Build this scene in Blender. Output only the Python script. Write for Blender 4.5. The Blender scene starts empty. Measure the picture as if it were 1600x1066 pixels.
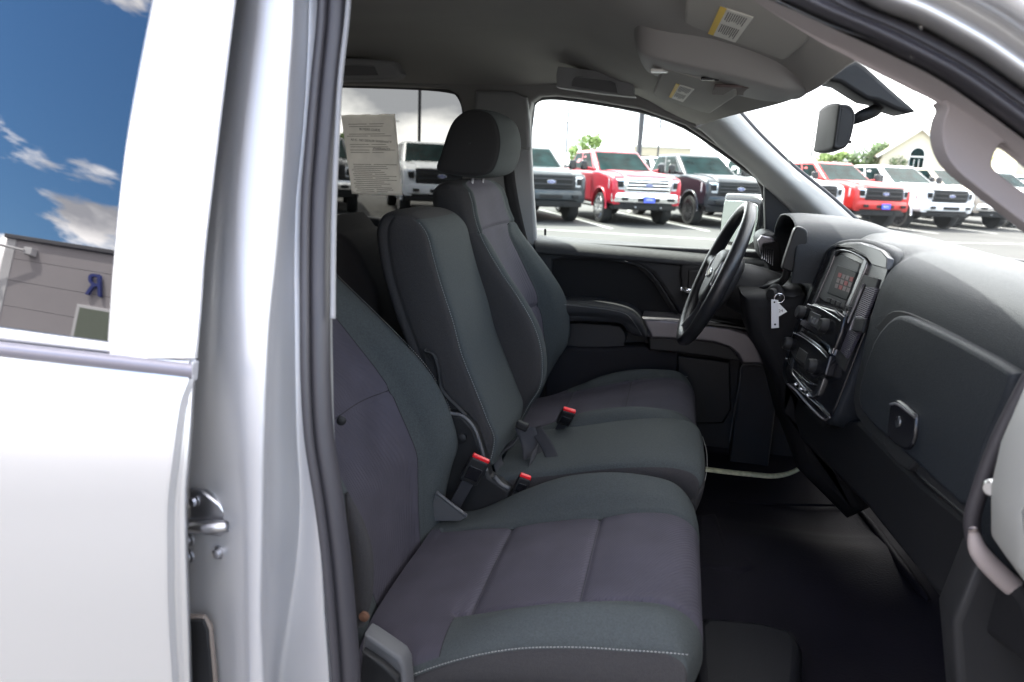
import bpy, bmesh, math, random
from mathutils import Vector, Matrix, noise
random.seed(7)
R = math.radians
S = bpy.context.scene
COL = S.collection
# ------------------------------------------------------------------ camera
CAM = Vector((0, -1.65, 1.55)); FPX = 1150.0
YAW, PITCH, ROLL = R(12.3), R(13.8), R(2.65)
fwd = Vector((-math.sin(YAW)*math.cos(PITCH), math.cos(YAW)*math.cos(PITCH), -math.sin(PITCH)))
rt = fwd.cross(Vector((0, 0, 1))).normalized(); up = rt.cross(fwd)
RX = rt*math.cos(ROLL) + up*math.sin(ROLL); UX = -rt*math.sin(ROLL) + up*math.cos(ROLL)
cam = bpy.data.cameras.new("camera"); co = bpy.data.objects.new("camera", cam); COL.objects.link(co)
m = Matrix((RX, UX, -fwd)).transposed().to_4x4(); m.translation = CAM; co.matrix_world = m
cam.sensor_width = 36; cam.lens = 36*FPX/1600; cam.clip_start = .02; cam.clip_end = 3000
cam.dof.use_dof = True; cam.dof.focus_distance = 1.75; cam.dof.aperture_fstop = 5.0
S.camera = co
# ------------------------------------------------------------------ world, sun, exposure
SUN_DIR = Vector((-.42, .335, .885)).normalized()          # towards the sun
elev = math.asin(SUN_DIR.z); az = math.atan2(SUN_DIR.x, SUN_DIR.y)
W = bpy.data.worlds.new("World"); S.world = W; W.use_nodes = True
nt = W.node_tree; nt.nodes.clear()
def nn(t, typ, **k):
    n = t.nodes.new(typ)
    for a, b in k.items(): setattr(n, a, b)
    return n
wo = nn(nt, 'ShaderNodeOutputWorld'); bg = nn(nt, 'ShaderNodeBackground'); bg.inputs[1].default_value = .12
sk = nn(nt, 'ShaderNodeTexSky', sky_type='NISHITA', sun_disc=False, sun_elevation=elev, sun_rotation=az, ozone_density=2.2, dust_density=.6)
tc = nn(nt, 'ShaderNodeTexCoord')
mp = nn(nt, 'ShaderNodeMapping'); mp.inputs['Scale'].default_value = (1, 1, 1.9); mp.inputs['Location'].default_value = (5.0, 0.5, 2.0)
nz = nn(nt, 'ShaderNodeTexNoise'); nz.inputs['Scale'].default_value = 3.2; nz.inputs['Detail'].default_value = 12; nz.inputs['Roughness'].default_value = .56; nz.inputs['Distortion'].default_value = .25
cr = nn(nt, 'ShaderNodeValToRGB'); cr.color_ramp.elements[0].position = .985; cr.color_ramp.elements[1].position = 1.0; cr.color_ramp.elements[0].position = .955
nz2 = nn(nt, 'ShaderNodeTexNoise'); nz2.inputs['Scale'].default_value = 6; nz2.inputs['Detail'].default_value = 6
cc = nn(nt, 'ShaderNodeValToRGB')
cc.color_ramp.elements[0].position = .42; cc.color_ramp.elements[0].color = (5.6, 5.6, 6.1, 1)
cc.color_ramp.elements[1].position = .66; cc.color_ramp.elements[1].color = (23, 22, 21.6, 1)
mx = nn(nt, 'ShaderNodeMixRGB')
L = nt.links
hs_ = nn(nt, 'ShaderNodeHueSaturation'); hs_.inputs['Saturation'].default_value = 1.28; hs_.inputs['Value'].default_value = 1.35
sx = nn(nt, 'ShaderNodeSeparateXYZ'); ab = nn(nt, 'ShaderNodeMath', operation='MULTIPLY_ADD'); ab.inputs[1].default_value = .09; ab.inputs[2].default_value = 0
ad = nn(nt, 'ShaderNodeMath', operation='ADD'); bl_ = nn(nt, 'ShaderNodeValToRGB')       # cloud banks by height above the horizon
for p_, v_ in ((.0, .10), (.22, .09), (.30, .02), (.36, -.04), (.47, .0), (.55, .05)):
    e_ = bl_.color_ramp.elements.new(p_) if p_ not in (0.0,) else bl_.color_ramp.elements[0]
    e_.position = p_; e_.color = (v_+.5,)*3+(1,)
bl_.color_ramp.elements[-1].color = (.55,)*3+(1,)
ad2 = nn(nt, 'ShaderNodeMath', operation='ADD')
L.new(tc.outputs['Generated'], sx.inputs[0]); L.new(sx.outputs[1], ab.inputs[0]); L.new(sx.outputs[2], bl_.inputs[0])
L.new(ab.outputs[0], ad.inputs[0]); L.new(bl_.outputs[0], ad.inputs[1]); L.new(ad.outputs[0], ad2.inputs[0])
L.new(tc.outputs['Generated'], mp.inputs[0]); L.new(mp.outputs[0], nz.inputs[0]); L.new(mp.outputs[0], nz2.inputs[0])
L.new(nz.outputs[0], ad2.inputs[1]); L.new(ad2.outputs[0], cr.inputs[0]); L.new(nz2.outputs[0], cc.inputs[0])
L.new(cr.outputs[0], mx.inputs[0]); L.new(sk.outputs[0], hs_.inputs['Color']); L.new(hs_.outputs[0], mx.inputs[1]); L.new(cc.outputs[0], mx.inputs[2])
L.new(mx.outputs[0], bg.inputs[0]); L.new(bg.outputs[0], wo.inputs[0])
sl = bpy.data.lights.new("sun", 'SUN'); sl.energy = 4.0; sl.angle = R(.5); sl.color = (1, .95, .87)
so = bpy.data.objects.new("sun", sl); COL.objects.link(so); so.rotation_euler = SUN_DIR.to_track_quat('Z', 'Y').to_euler(); so.location = (0, 0, 30)
S.view_settings.view_transform = 'Standard'; S.view_settings.look = 'None'; S.view_settings.gamma = 1
S.view_settings.exposure = 2.2
S.cycles.max_bounces = 10; S.cycles.transparent_max_bounces = 16; S.cycles.diffuse_bounces = 6
# ------------------------------------------------------------------ helpers
def G(px, py, **k):                       # world point seen at a photo position, on the plane given
    d = fwd + RX*(px-800)/FPX - UX*(py-533)/FPX
    a, v = list(k.items())[0]; i = 'XYZ'.index(a)
    return CAM + d*((v-CAM[i])/d[i])
def xz(pts, Y): return [(G(x, y, Y=Y).x, G(x, y, Y=Y).z) for x, y in pts]
MT = {}
def mat(name, col, rough=.6, metal=0, bump=0, bscale=200, var=0, vscale=8, coat=0, spec=.5, wave=None, ior=None, emit=None, ramp=None):
    if name in MT: return MT[name]
    mm = bpy.data.materials.new(name); mm.use_nodes = True; t = mm.node_tree; b = t.nodes['Principled BSDF']
    b.inputs['Base Color'].default_value = (*col, 1); b.inputs['Roughness'].default_value = rough; b.inputs['Metallic'].default_value = metal
    b.inputs['Coat Weight'].default_value = coat; b.inputs['Coat Roughness'].default_value = .04; b.inputs['Specular IOR Level'].default_value = spec
    if ior: b.inputs['IOR'].default_value = ior
    if emit: b.inputs['Emission Color'].default_value = (*emit[:3], 1); b.inputs['Emission Strength'].default_value = emit[3]
    c = nn(t, 'ShaderNodeTexCoord')
    if var:
        n = nn(t, 'ShaderNodeTexNoise'); n.inputs['Scale'].default_value = vscale; n.inputs['Detail'].default_value = 6
        r = nn(t, 'ShaderNodeValToRGB'); r.color_ramp.elements[0].position = .3; r.color_ramp.elements[1].position = .7
        r.color_ramp.elements[0].color = (*[x*(1-var) for x in col], 1); r.color_ramp.elements[1].color = (*[x*(1+var) for x in col], 1)
        t.links.new(c.outputs['Object'], n.inputs[0]); t.links.new(n.outputs[0], r.inputs[0]); t.links.new(r.outputs[0], b.inputs['Base Color'])
        rr = nn(t, 'ShaderNodeMapRange'); rr.inputs['To Min'].default_value = max(.02, rough-.08); rr.inputs['To Max'].default_value = min(1, rough+.08)
        t.links.new(n.outputs[0], rr.inputs[0]); t.links.new(rr.outputs[0], b.inputs['Roughness'])
    if bump or wave:
        bp = nn(t, 'ShaderNodeBump'); bp.inputs['Strength'].default_value = bump if bump else .3; bp.inputs['Distance'].default_value = .002
        if wave:
            mpn = nn(t, 'ShaderNodeMapping'); mpn.inputs['Rotation'].default_value = wave[1]
            wv = nn(t, 'ShaderNodeTexWave'); wv.inputs['Scale'].default_value = wave[0]; wv.inputs['Distortion'].default_value = .6; wv.inputs['Detail'].default_value = 1
            t.links.new(c.outputs['Object'], mpn.inputs[0]); t.links.new(mpn.outputs[0], wv.inputs[0]); t.links.new(wv.outputs['Fac'], bp.inputs['Height'])
        else:
            n2 = nn(t, 'ShaderNodeTexNoise'); n2.inputs['Scale'].default_value = bscale; n2.inputs['Detail'].default_value = 3
            t.links.new(c.outputs['Object'], n2.inputs[0]); t.links.new(n2.outputs[0], bp.inputs['Height'])
        t.links.new(bp.outputs[0], b.inputs['Normal'])
    MT[name] = mm; return mm
def glassmat(name, tint, refl=1.0, ior=1.5):
    mm = bpy.data.materials.new(name); mm.use_nodes = True; t = mm.node_tree; t.nodes.clear()
    o = nn(t, 'ShaderNodeOutputMaterial'); a = nn(t, 'ShaderNodeBsdfTransparent'); a.inputs[0].default_value = (*tint, 1)
    g = nn(t, 'ShaderNodeBsdfGlossy'); g.inputs['Roughness'].default_value = .0; g.inputs[0].default_value = (refl, refl, refl, 1)
    f = nn(t, 'ShaderNodeFresnel'); f.inputs[0].default_value = ior; x = nn(t, 'ShaderNodeMixShader')
    ge = nn(t, 'ShaderNodeNewGeometry'); iv = nn(t, 'ShaderNodeMath', operation='SUBTRACT'); iv.inputs[0].default_value = 1; ml = nn(t, 'ShaderNodeMath', operation='MULTIPLY')   # one clean reflection, from the outer face only
    t.links.new(ge.outputs['Backfacing'], iv.inputs[1]); t.links.new(iv.outputs[0], ml.inputs[0]); t.links.new(f.outputs[0], ml.inputs[1]); t.links.new(ml.outputs[0], x.inputs[0]); t.links.new(a.outputs[0], x.inputs[1]); t.links.new(g.outputs[0], x.inputs[2]); t.links.new(x.outputs[0], o.inputs[0])
    MT[name] = mm; return mm
def link(name, me, parent=None, smooth=True, mats=()):
    o = bpy.data.objects.new(name, me); COL.objects.link(o)
    for q in mats: me.materials.append(q)
    if smooth:
        for p in me.polygons: p.use_smooth = True
    if parent: o.parent = parent
    return o
def tag(o, label=None, cat=None, group=None, kind=None):
    if label: o['label'] = label
    if cat: o['category'] = cat
    if group: o['group'] = group
    if kind: o['kind'] = kind
    return o
def empty(name, loc, rz=0):
    o = bpy.data.objects.new(name, None); COL.objects.link(o); o.location = loc; o.rotation_euler = (0, 0, rz); o.empty_display_size = .1; return o
def inv(parent, o):                        # geometry written in world space, parent kept at its base
    if parent: 
        p = parent; mw = Matrix.Identity(4)
        chain = []
        while p: chain.append(p); p = p.parent
        for q in reversed(chain): mw = mw @ q.matrix_parent_inverse @ Matrix.LocRotScale(q.location, q.rotation_euler, q.scale)
        o.matrix_parent_inverse = mw.inverted()
    return o
def crs(p, n, closed=False):              # Catmull-Rom through points (any dimension)
    p = [Vector(q) for q in p]; out = []; N = len(p)
    for i in range(N if closed else N-1):
        a = p[(i-1) % N] if (closed or i > 0) else p[0]*2-p[1]
        b = p[i]; c = p[(i+1) % N]; d = p[(i+2) % N] if (closed or i < N-2) else p[-1]*2-p[-2]
        for k in range(n):
            t = k/n
            out.append(.5*((2*b)+(c-a)*t+(2*a-5*b+4*c-d)*t*t+(3*b-a-3*c+d)*t**3))
    if not closed: out.append(p[-1].copy())
    return out
GL = {}
def seam(ax, val, lo, hi, parent, r=.0011, mt=None):
    """dark sewn seam along a line of the last surface"""
    P_, su, sv = GL['P'], GL['su'], GL['sv']; M = len(P_[0])
    if ax == 'u': pts = [P_[i][round(val*su) % M] for i in range(round(lo*sv), min(len(P_)-1, round(hi*sv))+1, 2)]
    else: pts = [P_[min(len(P_)-1, round(val*sv))][j % M] for j in range(round(lo*su), round(hi*su)+1, 2)]
    return tube('seam', pts, r, mt or MT['seam_dark'], parent, 5, 1)
def grid(name, rows, su=8, sv=8, cu=False, mats=(), parent=None, matfn=None, grooves=(), gdir=None, thick=0, capend=False, capstart=False, w=True):
    """smooth surface through rows of control points; cu: each row is a closed loop"""
    nr, nc = len(rows), len(rows[0])
    rr = [crs(r, su, cu) for r in rows]
    M = len(rr[0]); cols = [crs([r[j] for r in rr], sv) for j in range(M)]
    N = len(cols[0]); P_ = [[cols[j][i] for j in range(M)] for i in range(N)]
    if grooves:
        Q = [[v.copy() for v in r] for r in P_]
        for i in range(N):
            for j in range(M):
                d = 0
                for ax, val, lo, hi, dep, wd in grooves:
                    u, v = j/su, i/sv
                    a, b = (u, v) if ax == 'u' else (v, u)
                    val_ = val(b) if callable(val) else val
                    if lo <= b <= hi:
                        d += dep*math.exp(-((a-val_)/wd)**2)
                if d and gdir is not None: Q[i][j] = P_[i][j]+gdir*abs(d)
                elif d:
                    i0, i1 = max(0, i-1), min(N-1, i+1); j0, j1 = (j-1) % M if cu else max(0, j-1), (j+1) % M if cu else min(M-1, j+1)
                    n = (P_[i1][j]-P_[i0][j]).cross(P_[i][j1]-P_[i][j0])
                    if n.length > 0: Q[i][j] = P_[i][j] - n.normalized()*d
        P_ = Q
    GL['P'], GL['su'], GL['sv'] = P_, su, sv
    vs = [v for r in P_ for v in r]; fs = []; mi = []
    for i in range(N-1):
        for j in range(M if cu else M-1):
            j2 = (j+1) % M
            fs.append((i*M+j, (i+1)*M+j, (i+1)*M+j2, i*M+j2)); mi.append(matfn((j+.5)/su, (i+.5)/sv) if matfn else 0)
    if capend: fs.append([(N-1)*M+j for j in range(M)]); mi.append(0)
    if capstart: fs.append([j for j in range(M)][::-1]); mi.append(0)
    me = bpy.data.meshes.new(name); me.from_pydata([tuple(v) for v in vs], [], fs); 
    o = link(name, me, parent, True, mats); inv(parent, o)
    for p, k in zip(me.polygons, mi):
        p.material_index = k
        if len(p.vertices) > 4: p.use_smooth = False
    if thick:
        s = o.modifiers.new('t', 'SOLIDIFY'); s.thickness = thick; s.offset = 0
    return o
def tube(name, pts, r, mt, parent=None, seg=10, n=6, closed=False, sq=None):
    """swept round bar; r number or list per control point"""
    rad = r if isinstance(r, (list, tuple)) else [r]*len(pts)
    P4 = [Vector((*p, q)) for p, q in zip([tuple(v) for v in pts], rad)]
    Q = crs(P4, n, closed) if n > 1 else P4
    C_ = [v.xyz for v in Q]; rs = [v.w for v in Q]; K = len(C_)
    vs = []; fs = []; prev = None
    for i in range(K):
        a = C_[(i-1) % K] if (closed or i) else C_[0]; b = C_[(i+1) % K] if (closed or i < K-1) else C_[-1]
        t = (b-a).normalized()
        if prev is None: u = t.orthogonal().normalized() if sq is None else (Vector(sq[2])-t*Vector(sq[2]).dot(t)).normalized()
        else: u = (prev-t*prev.dot(t)).normalized()
        prev = u; v = t.cross(u)
        for k in range(seg):
            an = 2*math.pi*k/seg; ca, sa = math.cos(an), math.sin(an)
            if sq:
                ca = math.copysign(abs(ca)**.5, ca)*sq[0]; sa = math.copysign(abs(sa)**.5, sa)*sq[1]
            vs.append(C_[i]+(u*ca+v*sa)*rs[i])
    for i in range(K if closed else K-1):
        for k in range(seg):
            fs.append((i*seg+k, ((i+1) % K)*seg+k, ((i+1) % K)*seg+(k+1) % seg, i*seg+(k+1) % seg)[::-1])
    if not closed: fs += [list(range(seg)), [(K-1)*seg+k for k in range(seg)][::-1]]
    me = bpy.data.meshes.new(name); me.from_pydata([tuple(v) for v in vs], [], fs)
    return inv(parent, link(name, me, parent, True, [mt]))
def shape(name, outer, y0, y1, mt, parent=None, holes=(), bevel=.004, axis='Y', smooth_out=0, smooth_h=0, res=3, xf=None, fr=None):
    """filled outline (2D) with holes, extruded between y0 and y1 along an axis (or in the frame fr), rounded edges"""
    bm = bmesh.new(); c = (y0+y1)/2; h = abs(y1-y0)/2
    for k, lp in enumerate([outer]+list(holes)):
        n = smooth_out if k == 0 else smooth_h
        lp = [(p[0], p[1]) for p in (crs([(a, b) for a, b in lp], n, True) if n else lp)]
        vs = [bm.verts.new((x, y, -h)) for x, y in lp]
        for i in range(len(vs)): bm.edges.new((vs[i], vs[(i+1) % len(vs)]))
    bmesh.ops.triangle_fill(bm, use_beauty=True, edges=bm.edges[:], normal=(0, 0, 1))
    ex = bmesh.ops.extrude_face_region(bm, geom=bm.faces[:])
    for v in ex['geom']:
        if isinstance(v, bmesh.types.BMVert): v.co.z = h
    bmesh.ops.recalc_face_normals(bm, faces=bm.faces)
    bm.normal_update()
    bmesh.ops.dissolve_limit(bm, angle_limit=.001, verts=bm.verts[:], edges=bm.edges[:])
    if bevel:
        E_ = [e for e in bm.edges if len(e.link_faces) == 2 and sum(abs(f.normal.z) > .9 for f in e.link_faces) == 1]
        bmesh.ops.bevel(bm, geom=E_, offset=min(bevel, h*.95), segments=res, profile=.5, affect='EDGES', clamp_overlap=True)
    bm.normal_update()
    for f in bm.faces: f.smooth = abs(f.normal.z) < .99
    for e in bm.edges: e.smooth = e.calc_face_angle(0) < R(40)
    for v in bm.verts:
        x, y, z = v.co
        v.co = (fr @ Vector((x, y, c+z))) if fr else ((x, c+z, y) if axis == 'Y' else ((c+z, x, y) if axis == 'X' else (x, y, c+z)))
        if xf: v.co = xf(v.co)
    bmesh.ops.recalc_face_normals(bm, faces=bm.faces)
    bmesh.ops.triangulate(bm, faces=[f for f in bm.faces if len(f.verts) > 4])
    me = bpy.data.meshes.new(name); bm.to_mesh(me); bm.free()
    return inv(parent, link(name, me, parent, False, [mt]))
def box(name, c, s, mt, parent=None, bev=.003, rot=(0, 0, 0), seg=2):
    bm = bmesh.new(); bmesh.ops.create_cube(bm, size=1)
    for v in bm.verts: v.co = Vector((v.co.x*s[0], v.co.y*s[1], v.co.z*s[2]))
    if bev: bmesh.ops.bevel(bm, geom=bm.edges[:], offset=min(bev, min(s)*.45), segments=seg, profile=.5, affect='EDGES')
    M_ = Matrix.LocRotScale(Vector(c), __import__('mathutils').Euler(rot), None); bm.normal_update()
    for e in bm.edges: e.smooth = e.calc_face_angle(0) < R(50)
    for f in bm.faces: f.smooth = max(abs(q) for q in f.normal) < .999
    bmesh.ops.transform(bm, matrix=M_, verts=bm.verts)
    me = bpy.data.meshes.new(name); bm.to_mesh(me); bm.free()
    return inv(parent, link(name, me, parent, False, [mt]))
def lathe(name, prof, c, axis, mt, parent=None, seg=32):
    """profile [(r, h)] turned round an axis through c"""
    a = Vector(axis).normalized(); u = a.orthogonal().normalized(); v = a.cross(u); vs = []; fs = []
    for r, h in prof:
        for k in range(seg):
            an = 2*math.pi*k/seg; vs.append(tuple(Vector(c)+a*h+(u*math.cos(an)+v*math.sin(an))*r))
    for i in range(len(prof)-1):
        for k in range(seg): fs.append((i*seg+k, i*seg+(k+1) % seg, (i+1)*seg+(k+1) % seg, (i+1)*seg+k))
    fs += [list(range(seg))[::-1], [(len(prof)-1)*seg+k for k in range(seg)]]
    me = bpy.data.meshes.new(name); me.from_pydata(vs, [], fs)
    o = inv(parent, link(name, me, parent, False, [mt]))
    bm = bmesh.new(); bm.from_mesh(me); bmesh.ops.recalc_face_normals(bm, faces=bm.faces)
    for e in bm.edges: e.smooth = e.calc_face_angle(0) < R(40)
    for f in bm.faces: f.smooth = True
    bm.to_mesh(me); bm.free(); return o
def stitches(name, pts, mt, parent, n=10, step=.0055, ln=.0034, r=.0009, out=Vector((0, 0, 0))):
    Q = crs([Vector(p)+out for p in pts], n); vs = []; fs = []; acc = 0
    segs = []
    for a, b in zip(Q, Q[1:]):
        d = (b-a).length
        if d == 0: continue
        t = (b-a)/d; pos = (step-acc) if acc else 0
        while pos < d:
            segs.append((a+t*pos, t)); pos += step
        acc = d-(pos-step)
    for c, t in segs:
        u = t.orthogonal().normalized(); v = t.cross(u); k = len(vs)
        for s in (-.5, .5):
            for an in range(4):
                vs.append(tuple(c+t*ln*s+(u*math.cos(an*math.pi/2)+v*math.sin(an*math.pi/2))*r))
        for an in range(4): fs.append((k+an, k+(an+1) % 4, k+4+(an+1) % 4, k+4+an))
        fs += [(k, k+1, k+2, k+3), (k+7, k+6, k+5, k+4)]
    me = bpy.data.meshes.new(name); me.from_pydata(vs, [], fs)
    return inv(parent, link(name, me, parent, True, [mt]))
def text(name, s, size, mt, M_, parent=None, ext=.001, shear=0, align='CENTER'):
    cu = bpy.data.curves.new(name, 'FONT'); cu.body = s; cu.size = size; cu.extrude = ext; cu.align_x = align; cu.align_y = 'CENTER'; cu.shear = shear
    oc = bpy.data.objects.new(name+'_c', cu); COL.objects.link(oc)
    dg = bpy.context.evaluated_depsgraph_get(); me = bpy.data.meshes.new_from_object(oc.evaluated_get(dg)); bpy.data.objects.remove(oc)
    me.materials.clear(); me.transform(M_)
    return inv(parent, link(name, me, parent, False, [mt]))
def frame(o, x, y):                        # matrix with given origin and x / y directions
    x = Vector(x).normalized(); z = x.cross(Vector(y)).normalized(); y = z.cross(x)
    M_ = Matrix((x, y, z)).transposed().to_4x4(); M_.translation = Vector(o); return M_
def sm(tab, z):                            # smooth monotone table lookup
    if z <= tab[0][0]: return tab[0][1]
    if z >= tab[-1][0]: return tab[-1][1]
    n = len(tab); d = [(tab[i+1][1]-tab[i][1])/(tab[i+1][0]-tab[i][0]) for i in range(n-1)]
    mm_ = [d[0]]+[0 if d[i-1]*d[i] <= 0 else 2*d[i-1]*d[i]/(d[i-1]+d[i]) for i in range(1, n-1)]+[d[-1]]
    for i in range(n-1):
        if z <= tab[i+1][0]:
            h = tab[i+1][0]-tab[i][0]; t = (z-tab[i][0])/h
            return (2*t**3-3*t*t+1)*tab[i][1]+(t**3-2*t*t+t)*h*mm_[i]+(3*t*t-2*t**3)*tab[i+1][1]+(t**3-t*t)*h*mm_[i+1]
def lerp(tab, z):
    if z <= tab[0][0]: return tab[0][1]
    for (a, b), (c, d) in zip(tab, tab[1:]):
        if z <= c:
            return b+(d-b)*(z-a)/(c-a)
    return tab[-1][1]
def plane_frame(o, a, b):                 # frame with origin o, x to a, y towards b; z faces the cabin
    return frame(o, Vector(a)-Vector(o), Vector(b)-Vector(o))
def onpl(fr, pts):
    o = fr.translation; n = fr.col[2].xyz; inv_ = fr.inverted(); out = []
    for x, y in pts:
        d = fwd + RX*(x-800)/FPX - UX*(y-533)/FPX
        t = (o-CAM).dot(n)/d.dot(n); q = inv_ @ (CAM+d*t); out.append((q.x, q.y))
    return out
def ps(name, fr, pts, d0, d1, mt, parent=None, bevel=.003, so=0, holes=(), sh=0, lift=None):
    """outline on a slanted plane, raised from depth d0 to d1 along its normal"""
    parent = parent or DB; f2 = fr.copy(); f2.translation = fr.translation+fr.col[2].xyz*(d1 if lift is None else lift)
    o = onpl(f2, pts); hs = [onpl(f2, h) for h in holes]
    return shape(name, o, d0, d1, mt, parent, holes=hs, bevel=bevel, smooth_out=so, smooth_h=sh, fr=fr)
def onpt(fr, x, y, d=0):
    f = fr.copy(); f.translation = fr.translation+fr.col[2].xyz*d; q = onpl(f, [(x, y)])[0]; return f @ Vector((q[0], q[1], 0))
# ------------------------------------------------------------------ materials
silver = mat('silver_paint', (.57, .565, .565), .32, .65, coat=.5, bump=.02, bscale=900)
jambpaint = mat('jamb_paint', (.50, .50, .515), .48, .65, coat=.15)
rubber = mat('black_rubber', (.034, .032, .037), .45, bump=.1, bscale=500)
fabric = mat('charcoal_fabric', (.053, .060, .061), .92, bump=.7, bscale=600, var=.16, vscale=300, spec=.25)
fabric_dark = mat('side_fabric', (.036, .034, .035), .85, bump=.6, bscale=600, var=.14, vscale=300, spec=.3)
insert = mat('ribbed_fabric', (.060, .055, .070), .9, wave=(64, (0, R(20), R(30))), bump=.35, var=.12, vscale=14, spec=.25)
thread = mat('grey_thread', (.24, .24, .235), .8); seam_dark = mat('seam_dark', (.012, .012, .014), .9)
plastic = mat('black_plastic', (.014, .014, .015), .5, spec=.3, bump=.25, bscale=900, var=.08)
dashmat = mat('dash_plastic', (.013, .0155, .019), .46, bump=.55, bscale=700, var=.10, vscale=200, spec=.22)
doorpad = mat('door_plastic', (.034, .034, .036), .5, bump=.9, bscale=600, var=.12, spec=.22)
gloss = mat('gloss_black', (.008, .008, .010), .22, spec=.5)
chrome = mat('chrome', (.75, .76, .78), .14, 1)
satin = mat('satin_trim', (.30, .29, .31), .34, .75, bump=.03, bscale=1500)
trimgrey = mat('grey_trim', (.22, .22, .222), .62, bump=.2, bscale=700, var=.05)
pinktrim = mat('pillar_trim', (.30, .27, .27), .7, bump=.15, bscale=700, var=.04)
liner = mat('headliner', (.33, .32, .30), .95, bump=.5, bscale=900, var=.05, vscale=4, spec=.15)
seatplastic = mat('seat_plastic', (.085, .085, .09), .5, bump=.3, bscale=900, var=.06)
vinyl = mat('floor_vinyl', (.009, .008, .0115), .65, bump=.5, bscale=220, spec=.08, var=.2, vscale=6)
belt = mat('belt_webbing', (.022, .022, .027), .7, wave=(320, (0, 0, 0)), bump=.3)
red = mat('red_plastic', (.75, .012, .02), .35, spec=.5)
paper = mat('paper', (.85, .825, .79), .9, var=.12, vscale=25)
_t = paper.node_tree; _b = _t.nodes['Principled BSDF']; _o = _t.nodes['Material Output']; _tr = nn(_t, 'ShaderNodeBsdfTranslucent'); _tr.inputs[0].default_value = (.9, .885, .86, 1); _ad = nn(_t, 'ShaderNodeMixShader'); _ad.inputs[0].default_value = .5
_t.links.new(_b.outputs[0], _ad.inputs[1]); _t.links.new(_tr.outputs[0], _ad.inputs[2]); _t.links.new(_ad.outputs[0], _o.inputs[0])
ink = mat('ink', (.10, .09, .09), .9)
steel = mat('steel', (.5, .5, .52), .3, 1, var=.1)
rust = mat('rust', (.12, .055, .03), .8, var=.3, vscale=60)
clear = glassmat('clear_glass', (.92, .965, .95), ior=1.12); tinted = glassmat('tinted_glass', (.34, .345, .335), ior=1.15)
reflglass = mat('privacy_glass', (.004, .004, .005), .0, ior=1.9, spec=.5)

# ================================================================== THE SILVER PICKUP
T = empty('pickup_truck', (-.4, 0, 0))
tag(T, 'silver pickup truck with its passenger door open onto dark grey cloth seats', 'pickup truck')
def part(o, label=None):
    if label: o['label'] = label
    return o
# ---- B pillar jamb: vertical loft of the pressed profile, sampled at photo heights
def YO(y): return sm([(-200, -.835), (0, -.862), (373, -.922), (540, -.957), (713, -.975), (1066, -.985), (1400, -.985)], y)
prof_y = list(range(-160, 1251, 94))
A_ = [sm([(-160, 389), (0, 369), (150, 350), (300, 332), (373, 323), (460, 316), (540, 311), (600, 305), (713, 299), (800, 293), (930, 297), (1066, 301), (1250, 310)], y) for y in prof_y]
def col(tab): return [sm(tab, y) for y in prof_y]
cB = col([(0, 381), (150, 363), (300, 347), (373, 341), (540, 330), (713, 322), (800, 325), (930, 333), (1066, 340)])
cC = col([(0, 398), (150, 381), (300, 365), (373, 359), (540, 356), (713, 362), (800, 372), (930, 376), (1066, 382)])
cD = col([(0, 412), (373, 376), (540, 382), (713, 386), (800, 389), (1066, 391)])
cE = col([(0, 458), (373, 428), (540, 416), (713, 412), (800, 411), (870, 410), (930, 408), (1066, 412)])
cF = col([(0, 466), (373, 440), (540, 425), (713, 420), (1066, 422)])
cG = col([(0, 480), (150, 474), (373, 456), (540, 455), (713, 458), (800, 462), (930, 450), (1000, 440), (1066, 432)])
cH = col([(0, 488), (150, 480), (373, 464), (540, 466), (713, 470), (800, 474), (930, 466), (1000, 462), (1066, 466)])
cI = col([(0, 504), (150, 496), (373, 474), (540, 478), (713, 485), (800, 495), (930, 500), (1066, 510)])
cJ = col([(0, 512), (150, 508), (373, 498), (540, 492), (713, 492), (800, 505), (930, 512), (1066, 520)])
cK = col([(0, 526), (150, 520), (373, 514), (540, 516), (713, 520), (800, 528), (930, 540), (1066, 556)])
offs = [(A_, .075), (cB, .068), (cC, .045), (cD, .030), (cE, .030), (cF, .056), (cG, .088), (cH, .094), (cI, .092), (cJ, .100), (cK, .130)]
rows = []
for i, y in enumerate(prof_y):
    rows.append([G(c[i], y, Y=YO(y)+d) for c, d in offs])
jamb = grid('door_jamb', rows, 6, 5, mats=[jambpaint], parent=T)
# inner return of the pillar, towards the cabin and rearward
rows2 = [[r[-1], r[-1]+Vector((-.02, .03, 0)), r[-1]+Vector((-.12, .04, 0)), r[-1]+Vector((-.25, .04, 0))] for r in rows]
bpt = grid('pillar_trim', rows2, 3, 3, mats=[trimgrey], parent=T)
# weatherstrip bulb along the front flange
sealc = col([(0, 527), (150, 513), (373, 498), (540, 498), (713, 507), (800, 523), (930, 537), (1066, 547)])
sp = [G(sealc[i], y, Y=YO(y)+.092) for i, y in enumerate(prof_y)]
seal = tube('door_seal', sp, .0138, rubber, T, 12, 5)
sealc2 = [c-20 for c in sealc]
sp2 = [G(sealc2[i]-2, y, Y=YO(y)+.073) for i, y in enumerate(prof_y)]
lip = tube('seal_lip', sp2, .006, rubber, T, 8, 5)
edgec = col([(-160, 552), (0, 545), (100, 534), (150, 530), (373, 521), (540, 520), (560, 521)])
tube('glass_run', [G(edgec[i], y, Y=YO(y)+.082) for i, y in enumerate(prof_y[:8])], .0034, mat('run_grey', (.20, .20, .205), .5), T, 8, 5)
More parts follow.
